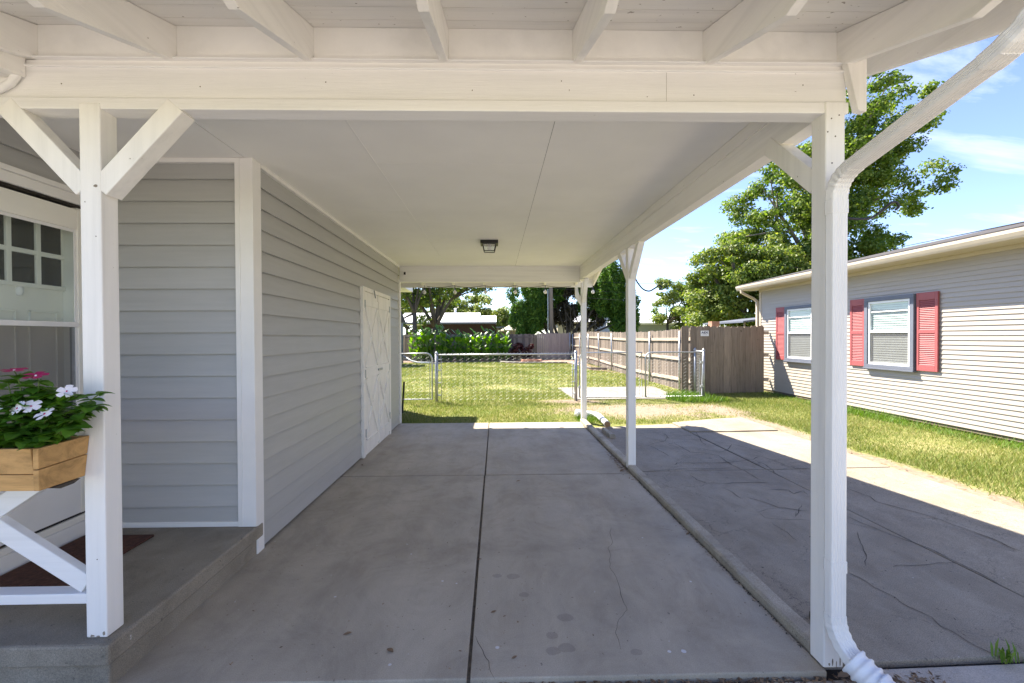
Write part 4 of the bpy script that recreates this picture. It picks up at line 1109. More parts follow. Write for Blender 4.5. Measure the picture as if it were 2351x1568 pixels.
def window(y0, y1, z0, z1):
    w = MB().box(NX - 0.024, NX - 0.0226, y0 + 0.02, y1 - 0.02, z0 + 0.02, z1 - 0.02).build('window', CURTAIN, nh)
    c = 0.075
    for a, b, p, q in ((y0, y1, z1 - c, z1), (y0, y1, z0, z0 + c * 0.8), (y0, y0 + c, z0 + c * 0.8 + 0.001, z1 - c - 0.001), (y1 - c, y1, z0 + c * 0.8 + 0.001, z1 - c - 0.001)):
        MB().box(NX - 0.085, NX - 0.02, a, b, p, q).build('casing', SLATE_TRIM, w, bevel=0.004)
    iy0, iy1, iz0, iz1 = y0 + c + 0.001, y1 - c - 0.001, z0 + c * 0.8 + 0.001, z1 - c - 0.001
    zm = iz0 + (iz1 - iz0) * 0.52
    s = 0.04
    for a, b, p, q in ((iy0, iy1, iz1 - s, iz1), (iy0, iy1, iz0, iz0 + s), (iy0, iy0 + s, iz0 + s, iz1 - s), (iy1 - s, iy1, iz0 + s, iz1 - s), (iy0 + s, iy1 - s, zm - 0.022, zm + 0.022)):
        MB().box(NX - 0.068, NX - 0.026, a, b, p, q).build('sash', SASH, w, bevel=0.003)
    MB().box(NX - 0.052, NX - 0.04, iy0 + s, iy1 - s, iz1 - 0.21, iz1 - 0.19).build('sash', SASH, w)
    bl = MB()
    n = 26
    for k in range(n):
        z = iz0 + s + (iz1 - iz0 - 2 * s) * (k + 0.5) / n
        bl.add([(NX - 0.030, iy0 + s, z - 0.016), (NX - 0.030, iy1 - s, z - 0.016), (NX - 0.0262, iy1 - s, z + 0.016), (NX - 0.0262, iy0 + s, z + 0.016)], [(0, 1, 2, 3)])
    tag(bl.build('blind_slats', BLIND, w), kind='stuff')
    MB().add([(NX - 0.045, iy0 + s, zm), (NX - 0.045, iy1 - s, zm), (NX - 0.045, iy1 - s, iz1 - s), (NX - 0.045, iy0 + s, iz1 - s)], [(0, 1, 2, 3)]).build('glass', GLASS, w)
    MB().add([(NX - 0.055, iy0 + s, iz0 + s), (NX - 0.055, iy1 - s, iz0 + s), (NX - 0.055, iy1 - s, zm), (NX - 0.055, iy0 + s, zm)], [(0, 1, 2, 3)]).build('insect_screen', SCREEN, w)
    MB().box(NX - 0.10, NX - 0.02, y0 - 0.01, y1 + 0.01, z0 - 0.03, z0 - 0.001).build('sill', SLATE_TRIM, w, bevel=0.004)
window(7.60, 8.64, 0.895, 2.245)
shutter(8.665, 9.03, 0.90, 2.25); shutter(7.205, 7.585, 0.90, 2.25)
window(10.03, 11.07, 0.895, 2.245)
shutter(11.095, 11.46, 0.90, 2.25); shutter(9.64, 10.005, 0.90, 2.25)

# ================================================================ fences
def picket_mesh(w, h, t, name='picket', mat=PICKET_GREY, ear=0.03):
    m = MB().prism([(0, 0, 0), (w, 0, 0), (w, 0, h - ear), (w - ear, 0, h), (ear, 0, h), (0, 0, h - ear)], (0, t, 0))
    return mesh_of(m, name, mat)
rs = random.Random(21)
# wooden gate panel facing the carport
wg = thing('wood_gate', (6.4, 11.75, 0), 'weathered brown board gate between fence and cream house', 'gate')
WG = [picket_mesh(w, 1.83, 0.02, 'board', PICKET_GATE) for w in (0.165, 0.19, 0.178)]
x = 5.22
k = 0
while x < 7.18:
    m_ = WG[k % 3]; w = (0.165, 0.19, 0.178)[k % 3]
    place(m_, 'board', (x, 11.75 + rs.uniform(-0.003, 0.003), -0.05 + rs.uniform(-0.015, 0.015)), wg)
    x += w + 0.004; k += 1
for z in (0.3, 0.95, 1.55): MB().box(5.22, 7.36, 11.772, 11.81, z, z + 0.09).build('rail', RAIL_WOOD, wg)
place(WG[1], 'board', (5.0, 11.80, -0.05), wg)
sg = thing('sign', (5.62, 11.74, 1.6), 'small white sign with dark blue letters on the board gate', 'sign')
MB().box(5.49, 5.71, 11.738, 11.745, 1.515, 1.662).build('sign_plate', SIGN_WHITE, sg, bevel=0.002)
def text_obj(body, size, loc, rot, mat, parent, name):
    cu = bpy.data.curves.new(name, 'FONT'); cu.body = body; cu.size = size; cu.align_x = 'CENTER'; cu.extrude = 0.001
    cu.offset = size * 0.035
    o = bpy.data.objects.new(name, cu); col.objects.link(o)
    dg = bpy.context.evaluated_depsgraph_get(); dg.update()
    me = bpy.data.meshes.new_from_object(o.evaluated_get(dg)); me.materials.clear(); me.materials.append(mat)
    bpy.data.objects.remove(o)
    o2 = bpy.data.objects.new(name, me); col.objects.link(o2)
    o2.parent = parent; o2.location = Vector(loc) - OFF[parent.name]; o2.rotation_euler = rot
    o2.scale = (1.25, 1, 1)
    return o2
text_obj('AEX', 0.075, (5.60, 11.7365, 1.585), (R(90), 0, 0), SIGN_BLUE, sg, 'lettering')
SIGN_GREY = simple('sign_small_print', (0.48, 0.47, 0.50), 0.6, 0.05, 8, bmp=0)
for zz in (1.56, 1.543): MB().box(5.53, 5.67, 11.7365, 11.7382, zz, zz + 0.006).build('small_print', SIGN_GREY, sg)

# long wooden fence down the right side of the yard
lf = thing('wood_fence', (5.25, 12.0, 0), 'long weathered picket fence with pale rails down the right of the yard', 'fence')
PK = [mesh_of(MB().prism([(0, 0, 0), (0, 0.138, 0), (0, 0.138, 1.76), (0, 0.11, 1.79), (0, 0.028, 1.79), (0, 0, 1.76)], (0.018, 0, 0)), 'picket', PICKET_GREY) for _ in range(1)]
y = 11.85; k = 0
fx = lambda y: 5.36 - (y - 11.85) * 0.008
fz = lambda y: -0.06 - 0.05 * math.sin((y - 12) * 0.35)
while y < 30.0:
    place(PK[0], 'picket', (fx(y) + rs.uniform(-0.004, 0.004), y, fz(y) + rs.uniform(-0.02, 0.02)), lf, (rs.uniform(-0.006, 0.006), 0, 0))
    y += 0.1455
sp = 2.42
y = 12.6; k = 0
ys = []
while y < 30: ys.append(y); y += sp
for a, b in zip([11.9] + ys[:-1] + [ys[-1]], ys + [29.9]):
    for z in (0.34, 0.95, 1.5):
        MB().bar((fx(a) - 0.022, a + 0.005, fz(a) + z + rs.uniform(-0.02, 0.02)), (fx(b) - 0.022, b - 0.005, fz(b) + z + rs.uniform(-0.02, 0.02)), 0.038, 0.09).build('rail', RAIL_WOOD, lf)
for y in ys:
    MB().tube([(fx(y) - 0.075, y, -0.1), (fx(y) - 0.075, y, 1.66)], 0.03, 10).build('post', GALV, lf, smooth=True)
    for z in (0.34, 0.95, 1.5): MB().box(fx(y) - 0.08, fx(y) - 0.04, y - 0.035, y + 0.035, fz(y) + z - 0.02, fz(y) + z + 0.02).build('clamp', GALV, lf)

# fence across the back of the yard
bf = thing('wood_fence', (0, 30, 0), 'grey board fence across the back of the yard', 'fence')
PB = {m.name: [picket_mesh(0.14, h, 0.018, 'picket', m, 0.0) for h in (1.72, 1.75)] for m in (PICKET_GREY, PICKET_NEW, PICKET_TAN)}
x = -7.2; k = 0
while x < 5.1:
    m = PICKET_TAN if x < -5.0 else PICKET_GREY if x < 2.75 else PICKET_NEW
    place(PB[m.name][k % 2], 'picket', (x, 30.0 + rs.uniform(-0.004, 0.004), -0.04 + (0.05 if m is PICKET_NEW else rs.uniform(-0.02, 0.02))), bf)
    x += 0.145; k += 1
for z in (0.35, 1.45): MB().box(-7.2, 2.7, 29.955, 29.998, z, z + 0.09).build('rail', PICKET_GREY, bf)
for x in (-6.2, -3.8, -1.4, 1.0, 1.9): MB().box(x, x + 0.09, 29.90, 29.954, 0, 1.70).build('post', PICKET_TAN if x < -5 else PICKET_GREY, bf)
MB().tube([(5.02, 29.9, 0), (5.02, 29.9, 1.78)], 0.035, 8).build('post', GALV, bf, smooth=True)

# chain link fence and gates
def chain_mesh(a, b, z0, z1, parent, pitch=0.078, r=0.0025, curve=0.0):
    """woven wires as zigzags between two points on the ground"""
    a = Vector(a); b = Vector(b); L = (b - a).length; t = (b - a) / L
    m = MB(); nrm = Vector((-t.y, t.x, 0))
    n = int(L / pitch); rows = int((z1 - z0) / (pitch / 2))
    h = (z1 - z0) / rows
    for i in range(n + 1):
        pts = []
        for j in range(rows + 1):
            s = min(max((i + (0.5 if (i + j) % 2 else -0.5)) * L / n, 0.0), L)
            p = a + t * s
            off = 0.003 if j % 2 else -0.003
            pts.append((p.x + nrm.x * off, p.y + nrm.y * off, z0 + h * j))
        m.tube(pts, r, 3, False)
    if curve:
        pass
    return tag(m.build('chain_link_mesh', GALV_DARK, parent), kind='stuff')

def cap_post(x, y, h, r, parent, name='post'):
    p = MB().tube([(x, y, -0.1), (x, y, h)], r, 12).build(name, GALV, parent, smooth=True)
    MB().lathe((x, y, h), [(r * 1.15, -0.02), (r * 1.15, 0.008), (r * 0.8, 0.03), (r * 0.3, 0.045), (0, 0.06)], 12).build('cap', GALV, p, smooth=True)
    return p
cf = thing('chain_link_fence', (0.25, 10.72, 0), 'galvanised chain link fence panel behind the carport', 'fence')
A = (-1.43, 10.66); B = (1.95, 10.76)
cap_post(*A, 1.125, 0.038, cf); cap_post(*B, 1.13, 0.038, cf)
MB().tube([(A[0], A[1], 1.09), (B[0], B[1], 1.10)], 0.021, 10).build('top_rail', GALV, cf, smooth=True)
chain_mesh((A[0] + 0.11, A[1], 0), (B[0] - 0.08, B[1], 0), 0.0, 1.12, cf)
for px, py in ((A[0] + 0.11, A[1] + 0.001), (B[0] - 0.08, B[1])):
    MB().tube([(px, py, 0.0), (px, py, 1.06)], 0.008, 6).build('tension_bar', GALV, cf, smooth=True)
    for z in (0.12, 0.42, 0.72, 0.98): MB().bar((px - 0.01, py, z), (A[0] if px < 0 else B[0], py, z), 0.06, 0.02).build('clamp', GALV, cf)
rsp = random.Random(4)
# cut wire ends standing above the rail
wires = MB()
for i in range(38):
    xx = -1.25 + i * 0.083
    wires.tube([(xx, 10.675, 1.09), (xx + 0.035, 10.675, 1.145 + rsp.uniform(-0.015, 0.01))], 0.0028, 4)
tag(wires.build('wire_ends', GALV, cf), kind='stuff')

def gate_leaf(name, label, a, b, top, curved, hinge_at):
    """tube framed leaf from a to b with one or two rounded top corners"""
    t = thing(name, (a[0], a[1], 0), label, 'gate', 'chain link gates')
    a = Vector((a[0], a[1], 0)); b = Vector((b[0], b[1], 0)); d = (b - a).normalized(); L = (b - a).length
    r = 0.15
    P = [a + Vector((0, 0, 0.03))]
    if 'a' in curved:
        P += [a + Vector((0, 0, top - r))] + [a + d * (r - r * math.cos(u)) + Vector((0, 0, top - r + r * math.sin(u))) for u in [math.pi / 2 * k / 6 for k in range(1, 7)]]
    else: P += [a + Vector((0, 0, top))]
    if 'b' in curved:
        P += [b - d * (r - r * math.sin(u)) + Vector((0, 0, top - r + r * math.cos(u))) for u in [math.pi / 2 * k / 6 for k in range(0, 7)]]
    else: P += [b + Vector((0, 0, top))]
    P += [b + Vector((0, 0, 0.03)), a + Vector((0, 0, 0.03))]
    MB().tube(P, 0.019, 8).build('frame', GALV, t, smooth=True)
    chain_mesh((a + d * 0.04), (b - d * 0.04), 0.04, top - 0.04, t)
    e = a if hinge_at == 'a' else b
    for z in (0.25, 0.85): MB().box(e.x - 0.035, e.x + 0.035, e.y - 0.028, e.y + 0.028, z, z + 0.05).build('hinge', GALV, t)
    for f_ in (0.06, L - 0.06):
        p = a + d * f_
        MB().tube([p + Vector((0, 0, 0.05)), p + Vector((0, 0, top - r))], 0.006, 5).build('tension_bar', GALV, t)
    return t
gate_leaf('chain_link_gate', 'small chain link gate left of the chain link panel, by the house wall', (-2.32, 10.60), (-1.53, 10.63), 1.13, 'b', 'a')
gate_leaf('chain_link_gate', 'wide chain link gate leaf right of the panel, behind the carport posts', (2.05, 10.78), (3.60, 10.84), 1.12, 'a', 'a')
gate_leaf('chain_link_gate', 'chain link gate leaf nearest the board gate', (3.68, 10.80), (5.10, 10.84), 1.12, 'a', 'b')
cs = thing('chain_link_fence', (5.2, 11.3, 0), 'short chain link panel with weeds running back to the board gate', 'fence')
cap_post(5.15, 10.86, 1.16, 0.033, cs); cap_post(5.30, 11.66, 1.16, 0.033, cs)
MB().tube([(5.15, 10.86, 1.13), (5.30, 11.66, 1.13)], 0.019, 8).build('top_rail', GALV, cs, smooth=True)
chain_mesh((5.155, 10.90, 0), (5.295, 11.62, 0), 0.0, 1.12, cs, 0.06)

# ================================================================ foliage builders
def leaf_cloud(centres, radii, n, size, rs_, flat=0.55, elong=1.0, upbias=0.0, shell=0.5):
    """n leaf-sized quads scattered through clumps; returns verts, faces"""
    centres = np.asarray(centres, float); radii = np.asarray(radii, float)
    vol = radii.prod(axis=1) ** (2 / 3)
    idx = rs_.choice(len(centres), n, p=vol / vol.sum())
    u = rs_.normal(size=(n, 3)); u /= np.linalg.norm(u, axis=1)[:, None]
    rr = (shell + (1 - shell) * rs_.random(n)) ** 1.0 * rs_.random(n) ** 0.25
    P = centres[idx] + u * rr[:, None] * radii[idx]
    nrm = rs_.normal(size=(n, 3)); nrm[:, 2] = np.abs(nrm[:, 2]) + upbias
    nrm = nrm * (1 - flat) + u * flat
    nrm /= np.linalg.norm(nrm, axis=1)[:, None]
    t = rs_.normal(size=(n, 3)); t[:, 2] += 0.9 * (elong > 1.5)
    t -= (t * nrm).sum(axis=1)[:, None] * nrm
    t /= np.linalg.norm(t, axis=1)[:, None]
    b = np.cross(nrm, t)
    s = size * (0.6 + 0.8 * rs_.random(n))
    L = (t * (s * elong)[:, None]); W = b * (s * 0.62)[:, None]
    V = np.stack([P - L * 0.5, P + W * 0.5 - nrm * (s * 0.12)[:, None], P + L * 0.5, P - W * 0.5 - nrm * (s * 0.12)[:, None]], axis=1).reshape(-1, 3)
    F = np.arange(n * 4).reshape(-1, 4)
    return V, F

def crown_clumps(ells, n, rs_, cr, surf=0.55):
    C = []; Rr = []
    vol = np.array([e[3] * e[4] * e[5] for e in ells]); pr = vol / vol.sum()
    for _ in range(n):
        e = ells[rs_.choice(len(ells), p=pr)]
        u = rs_.normal(size=3); u /= np.linalg.norm(u)
        r = (surf + (1 - surf) * rs_.random()) if rs_.random() < 0.75 else rs_.random()
        C.append([e[0] + u[0] * r * e[3], e[1] + u[1] * r * e[4], e[2] + u[2] * r * e[5]])
        k = cr * (0.6 + 0.8 * rs_.random())
        Rr.append([k * 1.15, k * 1.15, k * 0.75])
    return np.array(C), np.array(Rr)

def branches(mb, base, fork, C, rs_, r0, n_lim=9, sub=90):
    base = Vector(base); fork = Vector(fork)
    mb.tube([base, base.lerp(fork, 0.4) + Vector((0.05, 0, 0)), fork], [r0 * 1.15, r0 * 0.9, r0 * 0.75], 9)
    limbs = []
    idx = rs_.choice(len(C), n_lim, replace=False)
    for i in idx:
        e = Vector(C[i]); m = fork.lerp(e, 0.5) + Vector((0, 0, 0.12 * (e - fork).length))
        P = bez(fork, m, e, 6)
        mb.tube(P, [r0 * 0.55 * (1 - 0.13 * k) for k in range(7)], 6); limbs.append(P)
    for i in rs_.choice(len(C), min(sub, len(C)), replace=False):
        e = Vector(C[i])
        best = min((p for P in limbs for p in P[1:5]), key=lambda p: (p - e).length)
        mb.tube(bez(best, best.lerp(e, 0.5) + Vector((0, 0, 0.15)), e, 4), [r0 * 0.22 * (1 - 0.18 * k) for k in range(5)], 5)

def tree(name, label, base, fork_h, ells, nclump, nleaf, lsize, cr, r0, mat, bark=BARK, group=None, seed=1, elong=1.0, surf=0.55):
    rs_ = np.random.default_rng(seed)
    t = thing(name, base, label, 'tree', group)
    C, Rr = crown_clumps(ells, nclump, rs_, cr, surf)
    V, F = leaf_cloud(C, Rr, nleaf, lsize, rs_, elong=elong)
    np_mesh('crown', V, F, mat, t)
    mb = MB(); branches(mb, base, (base[0] + 0.1, base[1], base[2] + fork_h), C, rs_, r0)
    mb.build('trunk', bark, t, smooth=True)
    return t

# tall tree behind the neighbour's house
tree('tall_tree', 'tall airy leafy tree rising behind the cream house', (16.6, 22.5, 0), 4.2,
     [(15.9, 22.5, 7.6, 3.7, 3.2, 4.0), (18.6, 22.0, 12.2, 3.1, 2.6, 3.0), (20.4, 22.0, 9.8, 2.2, 2.2, 2.6), (13.3, 22.8, 6.2, 2.1, 2.0, 2.6), (17.8, 22.2, 5.4, 2.8, 2.4, 2.4), (17.2, 22, 9.6, 2.4, 2.2, 2.4)], 430, 80000, 0.15, 0.54, 0.32, LEAF_TALL, BARK_PALE, seed=3)
tree('leafy_tree', 'full light green tree beyond the board gate, left of the tall tree', (11.6, 20.5, 0), 2.0,
     [(10.8, 20.5, 3.9, 2.0, 2.0, 1.9), (12.9, 20.3, 4.2, 2.1, 2.0, 2.1), (9.4, 20.8, 3.2, 1.3, 1.2, 1.5), (15.0, 20.4, 4.4, 1.9, 1.8, 2.1), (11.5, 20.2, 2.6, 2.2, 1.4, 1.2)], 260, 60000, 0.135, 0.46, 0.2, LEAF_MID, seed=5)
tree('slim_tree', 'hazy slim tree far off between the juniper and the light green tree', (13.4, 34.5, 0), 2.5,
     [(13.6, 34.5, 4.2, 1.5, 1.2, 2.5), (15.2, 34.5, 3.8, 1.6, 1.2, 2.2), (17.0, 34.5, 4.2, 1.6, 1.2, 2.4)], 90, 17000, 0.16, 0.5, 0.12, LEAF_MID, seed=9)
# trees behind the back fence, on the left
tree('shade_tree', 'dark limbed shade tree in front of the white roofed house', (-4.6, 33.0, 0), 2.2,
     [(-4.6, 33.0, 6.0, 4.4, 3.0, 2.2), (-2.0, 33.0, 6.3, 2.6, 2.2, 1.6), (-6.4, 32.5, 5.0, 1.8, 1.8, 1.6), (-5.3, 32.2, 2.9, 1.0, 0.8, 0.8)], 110, 15000, 0.18, 0.65, 0.30, LEAF_TALL, seed=12)
tree('slender_tree', 'slender dark trunked tree beside the end of the house wall', (-5.85, 31.5, 0), 3.2,
     [(-5.9, 31.5, 5.6, 1.6, 1.4, 1.6), (-6.6, 31.5, 2.4, 0.6, 0.6, 1.0)], 26, 2600, 0.17, 0.5, 0.2, LEAF_DARK, seed=14)
for k, (bx, by, h, sd_) in enumerate(((-10.5, 52, 8.2, 31), (-6.6, 54, 8.0, 32), (-2.6, 53, 7.4, 33), (0.4, 55, 5.4, 34))):
    lab = ['leftmost of the yellow green trees behind the white roof', 'yellow green tree behind the white roof, left of its vent pipe', 'yellow green tree behind the right end of the white roof', 'low yellow green tree at the left edge of the juniper'][k]
    tree('far_tree', lab, (bx, by, 0), 2.4, [(bx, by, h * 0.66, 2.3, 2.2, h * 0.3), (bx + 1.2, by, h * 0.45, 1.8, 1.6, h * 0.25), (bx - 1.3, by, h * 0.5, 1.6, 1.6, h * 0.25)], 70, 9000, 0.26, 0.75, 0.2, LEAF_FAR, group='yellow green trees behind the white roof', seed=sd_)

# broad old juniper behind the back fence: dense plumes outside, bare wood inside
def juniper():
    t = thing('juniper_tree', (4.9, 33.0, 0), 'broad dark green juniper with bare inner wood behind the back fence', 'tree')
    rs_ = np.random.default_rng(40)
    C = []; Rr = []
    lobes = [(2.4, 33.0, 4.2, 1.5, 1.5, 2.4), (2.0, 32.8, 2.6, 1.0, 1.0, 1.3), (3.4, 33.4, 5.6, 1.6, 1.5, 1.8), (5.6, 34.0, 6.2, 2.0, 1.4, 1.5), (8.3, 33.0, 5.3, 1.5, 1.5, 1.9), (9.2, 33.0, 3.7, 1.45, 1.4, 2.0), (7.6, 33.4, 4.6, 1.3, 1.3, 1.6), (9.6, 32.6, 2.6, 0.9, 0.9, 1.2), (2.9, 32.4, 3.3, 0.8, 0.8, 1.2)]
    for e in lobes:
        for _ in range(40):
            u = rs_.normal(size=3); u /= np.linalg.norm(u); r = 0.6 + 0.4 * rs_.random()
            C.append([e[0] + u[0] * r * e[3], e[1] + u[1] * r * e[4], e[2] + u[2] * r * e[5]])
            k = 0.40 * (0.7 + 0.7 * rs_.random()); Rr.append([k, k, k * 1.7])
    V, F = leaf_cloud(np.array(C), np.array(Rr), 110000, 0.115, rs_, 0.35, 2.1, 0.3, 0.6)
    np_mesh('crown', V, F, JUNIPER, t)
    C2 = np.array([[rs_.uniform(3.4, 8.2), rs_.uniform(33.4, 34.6), rs_.uniform(2.2, 5.6)] for _ in range(60)]); R2 = np.full((60, 3), 0.55)
    V, F = leaf_cloud(C2, R2, 15000, 0.13, rs_, 0.2, 2.0, 0, 0.3)
    np_mesh('inner_wood', V, F, JUNIPER_IN, t)
    mb = MB()
    for k in range(9):
        e = lobes[k]
        mb.tube(bez((5.0 + 0.35 * (k % 5) - 0.6, 33.2, 0), (5.2 + (e[0] - 5.2) * 0.35, 33.3, 1.9), (e[0], e[1] + 0.2, e[2]), 8), [0.17 - 0.017 * i for i in range(9)], 7)
    for k in range(14):
        a = (rs_.uniform(4.2, 7.2), rs_.uniform(32.6, 33.4), rs_.uniform(0.4, 1.6)); b = (a[0] + rs_.uniform(-0.8, 0.8), a[1], a[2] + rs_.uniform(1.6, 3.4))
        mb.tube(bez(a, (a[0] * 0.6 + b[0] * 0.4 + 0.2, a[1] - 0.1, (a[2] + b[2]) / 2), b, 5), [0.05 - 0.006 * i for i in range(6)], 5)
    mb.build('trunk', BARK, t, smooth=True)
juniper()

# cannas along the back fence
ORD = ['leftmost', 'second', 'third', 'fourth', 'fifth', 'sixth', 'seventh', 'eighth', 'ninth', 'tenth', 'rightmost']
def canna(loc, seed, h, j):
    rs_ = random.Random(seed)
    t = thing('canna_plant', loc, (ORD[j % 11] if j % 11 in (0, 10) else ORD[j % 11] + ' from left') + ' bright green canna in the ' + ('front' if j < 11 else 'back') + ' row along the back fence', 'canna', 'cannas along the back fence')
    vs_, fs_ = [], []
    for s in range(4):
        bx, by = loc[0] + rs_.uniform(-0.22, 0.22), loc[1] + rs_.uniform(-0.18, 0.18)
        hh = h * rs_.uniform(0.75, 1.05)
        MB().tube([(bx, by, 0), (bx + rs_.uniform(-.06, .06), by, hh * 0.8)], [0.02, 0.012], 5).build('stem', STEM, t)
        for k in range(8):
            z = hh * (0.08 + 0.115 * k); a = k * 2.2 + rs_.uniform(-0.5, 0.5)
            L = rs_.uniform(0.42, 0.62); W = L * 0.42; el = rs_.uniform(0.65, 1.15)
            d = Vector((math.cos(a) * math.cos(el), math.sin(a) * math.cos(el), math.sin(el))); sd_ = Vector((-math.sin(a), math.cos(a), 0)); up = sd_.cross(d)
            n0 = len(vs_)
            for i in range(5):
                q = i / 4; w = W * math.sin(math.pi * (0.08 + 0.9 * q)) ** 0.8
                p = Vector((bx, by, z)) + d * (L * q) - Vector((0, 0, 0.28 * L * q * q)) 
                vs_.extend([p - sd_ * w / 2 + up * w * 0.15, p, p + sd_ * w / 2 + up * w * 0.15])
            for i in range(4):
                a0 = n0 + 3 * i
                fs_.extend([(a0, a0 + 1, a0 + 4, a0 + 3), (a0 + 1, a0 + 2, a0 + 5, a0 + 4)])
    MB().add(vs_, fs_).build('leaves', CANNA, t, smooth=True)
for k in range(22):
    canna((-5.2 + 5.7 * (k % 11) / 10 + rs.uniform(-0.15, 0.15), 27.9 + 0.75 * (k // 11) + rs.uniform(-0.15, 0.15), 0), 100 + k, 1.95 + 0.3 * (1 if (k % 11) in (1, 2, 3) else 0) + rs.uniform(-0.1, 0.2), k)
def red_plant(loc, label):
    t = thing('red_leaf_plant', loc, label, 'shrub', 'red leaved plants in the bed')
    rs_ = np.random.default_rng(int(loc[0] * 100))
    C = np.array([[loc[0] + rs_.uniform(-0.35, 0.35), loc[1] + rs_.uniform(-0.2, 0.2), rs_.uniform(0.3, 1.0)] for _ in range(9)]); Rr = np.full((9, 3), 0.2)
    V, F = leaf_cloud(C, Rr, 320, 0.2, rs_, 0.3, 1.3)
    np_mesh('foliage', V, F, RED_LEAF, t)
    MB().tube([(loc[0], loc[1], 0), (loc[0], loc[1], 0.7)], 0.02, 5).build('stem', BARK, t)
red_plant((1.35, 28.6, 0), 'dark red leaved plant beside the cannas')
red_plant((1.95, 28.7, 0), 'dark red leaved plant in front of the smooth fence boards')

# ring of bricks in the bed
br = thing('brick_ring', (2.1, 26.2, 0), 'low round ring of weathered bricks in the bed', 'brick ring')
bme = mesh_of(MB().box(-0.1, 0.1, -0.05, 0.05, 0, 0.085), 'brick', BRICK)
for row in range(2):
    for k in range(17):
        a = 2 * math.pi * (k + 0.5 * row) / 17
        place(bme, 'brick', (2.1 + 0.56 * math.cos(a), 26.2 + 0.56 * math.sin(a), -0.02 + row * 0.09), br, (0, 0, a + math.pi / 2))
MB().lathe((2.1, 26.2, 0), [(0, 0.1), (0.5, 0.1)], 16).build('soil', MULCH, br)
ed_ = thing('bed_edging', (2.7, 25.5, 0), 'white plastic edging curving along the bed', 'edging')
MB().tube([(0.2, 26.9, 0.02), (0.7, 26.1, 0.03), (1.4, 25.6, 0.02), (2.8, 25.45, 0.02), (4.1, 25.3, 0.02)], 0.045, 6).build('edging_strip', PAD, ed_, smooth=True)
MB().tube([(4.25, 25.4, 0.02), (4.35, 23.0, 0.02), (4.45, 20.6, 0.03)], 0.045, 6).build('edging_strip', PAD, ed_, smooth=True)
MB().bar((4.45, 20.5, 0.02), (5.1, 20.2, 0.03), 0.1, 0.12).build('edging_timber', BARK_PALE, ed_)

# ================================================================ far houses
fh = thing('far_house', (-4, 43, 0), 'dark red house with a white roof beyond the back fence', 'house')
MB().box(-7.0, 0.0, 43.0, 50.0, 0, 2.85).build('wall', RED_BRICK, fh)
MB().prism([(-9.5, 42.4, 2.95), (-9.5, 46.5, 4.05), (-9.5, 50.6, 2.95), (-9.5, 50.6, 2.85), (-9.5, 42.4, 2.85)], (7.9, 0, 0)).build('roof', WHITE_ROOF, fh)
MB().prism([(-1.59, 42.4, 2.95), (-1.59, 46.0, 3.72), (-1.59, 49.6, 2.95), (-1.59, 49.6, 2.85), (-1.59, 42.4, 2.85)], (1.65, 0, 0)).build('porch_roof', WHITE_ROOF, fh)
MB().box(-9.5, 0.06, 42.34, 42.4, 2.76, 2.93).build('fascia', SLATE_TRIM, fh)
MB().tube([(-4.1, 45.0, 3.5), (-4.1, 45.0, 4.35)], 0.11, 8).build('vent_pipe', WHITE_ROOF, fh, smooth=True)
MB().lathe((-4.1, 45.0, 4.35), [(0, 0.12), (0.17, 0.05), (0.17, 0), (0, 0)], 8).build('vent_cap', WHITE_ROOF, fh)
MB().tube([(-0.4, 43.6, 3.1), (-0.4, 43.6, 3.55)], 0.05, 6).build('vent_pipe', SLATE_TRIM, fh)
wn = MB().box(-6.2, -5.3, 42.97, 43.0, 1.5, 2.3).build('window', SASH, fh)
MB().box(-6.13, -5.37, 42.95, 42.969, 1.57, 2.24).build('pane', PANE_DARK, wn)
MB().box(-7.2, -6.6, 42.96, 43.0, 1.0, 2.6).build('door', RED_BRICK, fh)
lc = thing('patio_cover', (1.4, 44, 0), 'low dark flat patio cover right of the dark red house', 'patio cover')
MB().box(0.05, 2.9, 42.5, 46.0, 2.35, 2.5).build('roof', SLATE_TRIM, lc)
for x in (0.15, 1.5, 2.8): MB().box(x, x + 0.1, 42.6, 42.7, 0, 2.35).build('post', BARK_PALE, lc)
MB().box(0.05, 2.9, 45.9, 46.0, 0, 2.35).build('back_wall', TAN_WALL, lc)
um = thing('patio_umbrella', (1.35, 38, 0), 'pale patio umbrella showing over the back fence', 'umbrella')
MB().lathe((1.35, 38, 0), [(0.0, 2.62), (0.05, 2.60), (0.95, 2.10), (0.95, 2.0)], 8).build('canopy', TAN_WALL, um)
MB().tube([(1.35, 38, 0), (1.35, 38, 2.6)], 0.03, 6).build('pole', BARK_PALE, um)
sh = thing('far_shed', (14, 37, 0), 'grey building with a ribbed metal roof beyond the picket fence', 'building')
MB().box(10.6, 17.0, 37.0, 41, 0, 2.55).build('wall', SHED_GREY, sh)
MB().prism([(10.3, 36.7, 2.62), (10.3, 39, 3.3), (10.3, 41.3, 2.62), (10.3, 41.3, 2.5), (10.3, 36.7, 2.5)], (6.8, 0, 0)).build('roof', METAL_ROOF, sh)
for k in range(20): MB().bar((10.4 + k * 0.345, 36.69, 2.633), (10.4 + k * 0.345, 39, 3.313), 0.04, 0.03).build('roof_rib', METAL_ROOF, sh)
MB().box(10.3, 17.1, 36.6, 36.7, 2.48, 2.62).build('gutter', VINYL_WHITE, sh)
fg = thing('far_gable', (12, 46, 0), 'pale house gable seen above the ribbed metal roof', 'house')
MB().prism([(8.5, 46, 0), (15.6, 46, 0), (15.6, 46, 3.2), (12.0, 46, 5.05), (8.5, 46, 3.2)], (0, 6, 0)).build('wall', SHED_GREY, fg)
for a, b in (((15.9, 45.9, 3.1), (12.0, 45.9, 5.12)), ((8.2, 45.9, 3.1), (12.0, 45.9, 5.12))): MB().bar(a, b, 0.3, 0.16).build('roof_edge', SLATE_TRIM, fg)
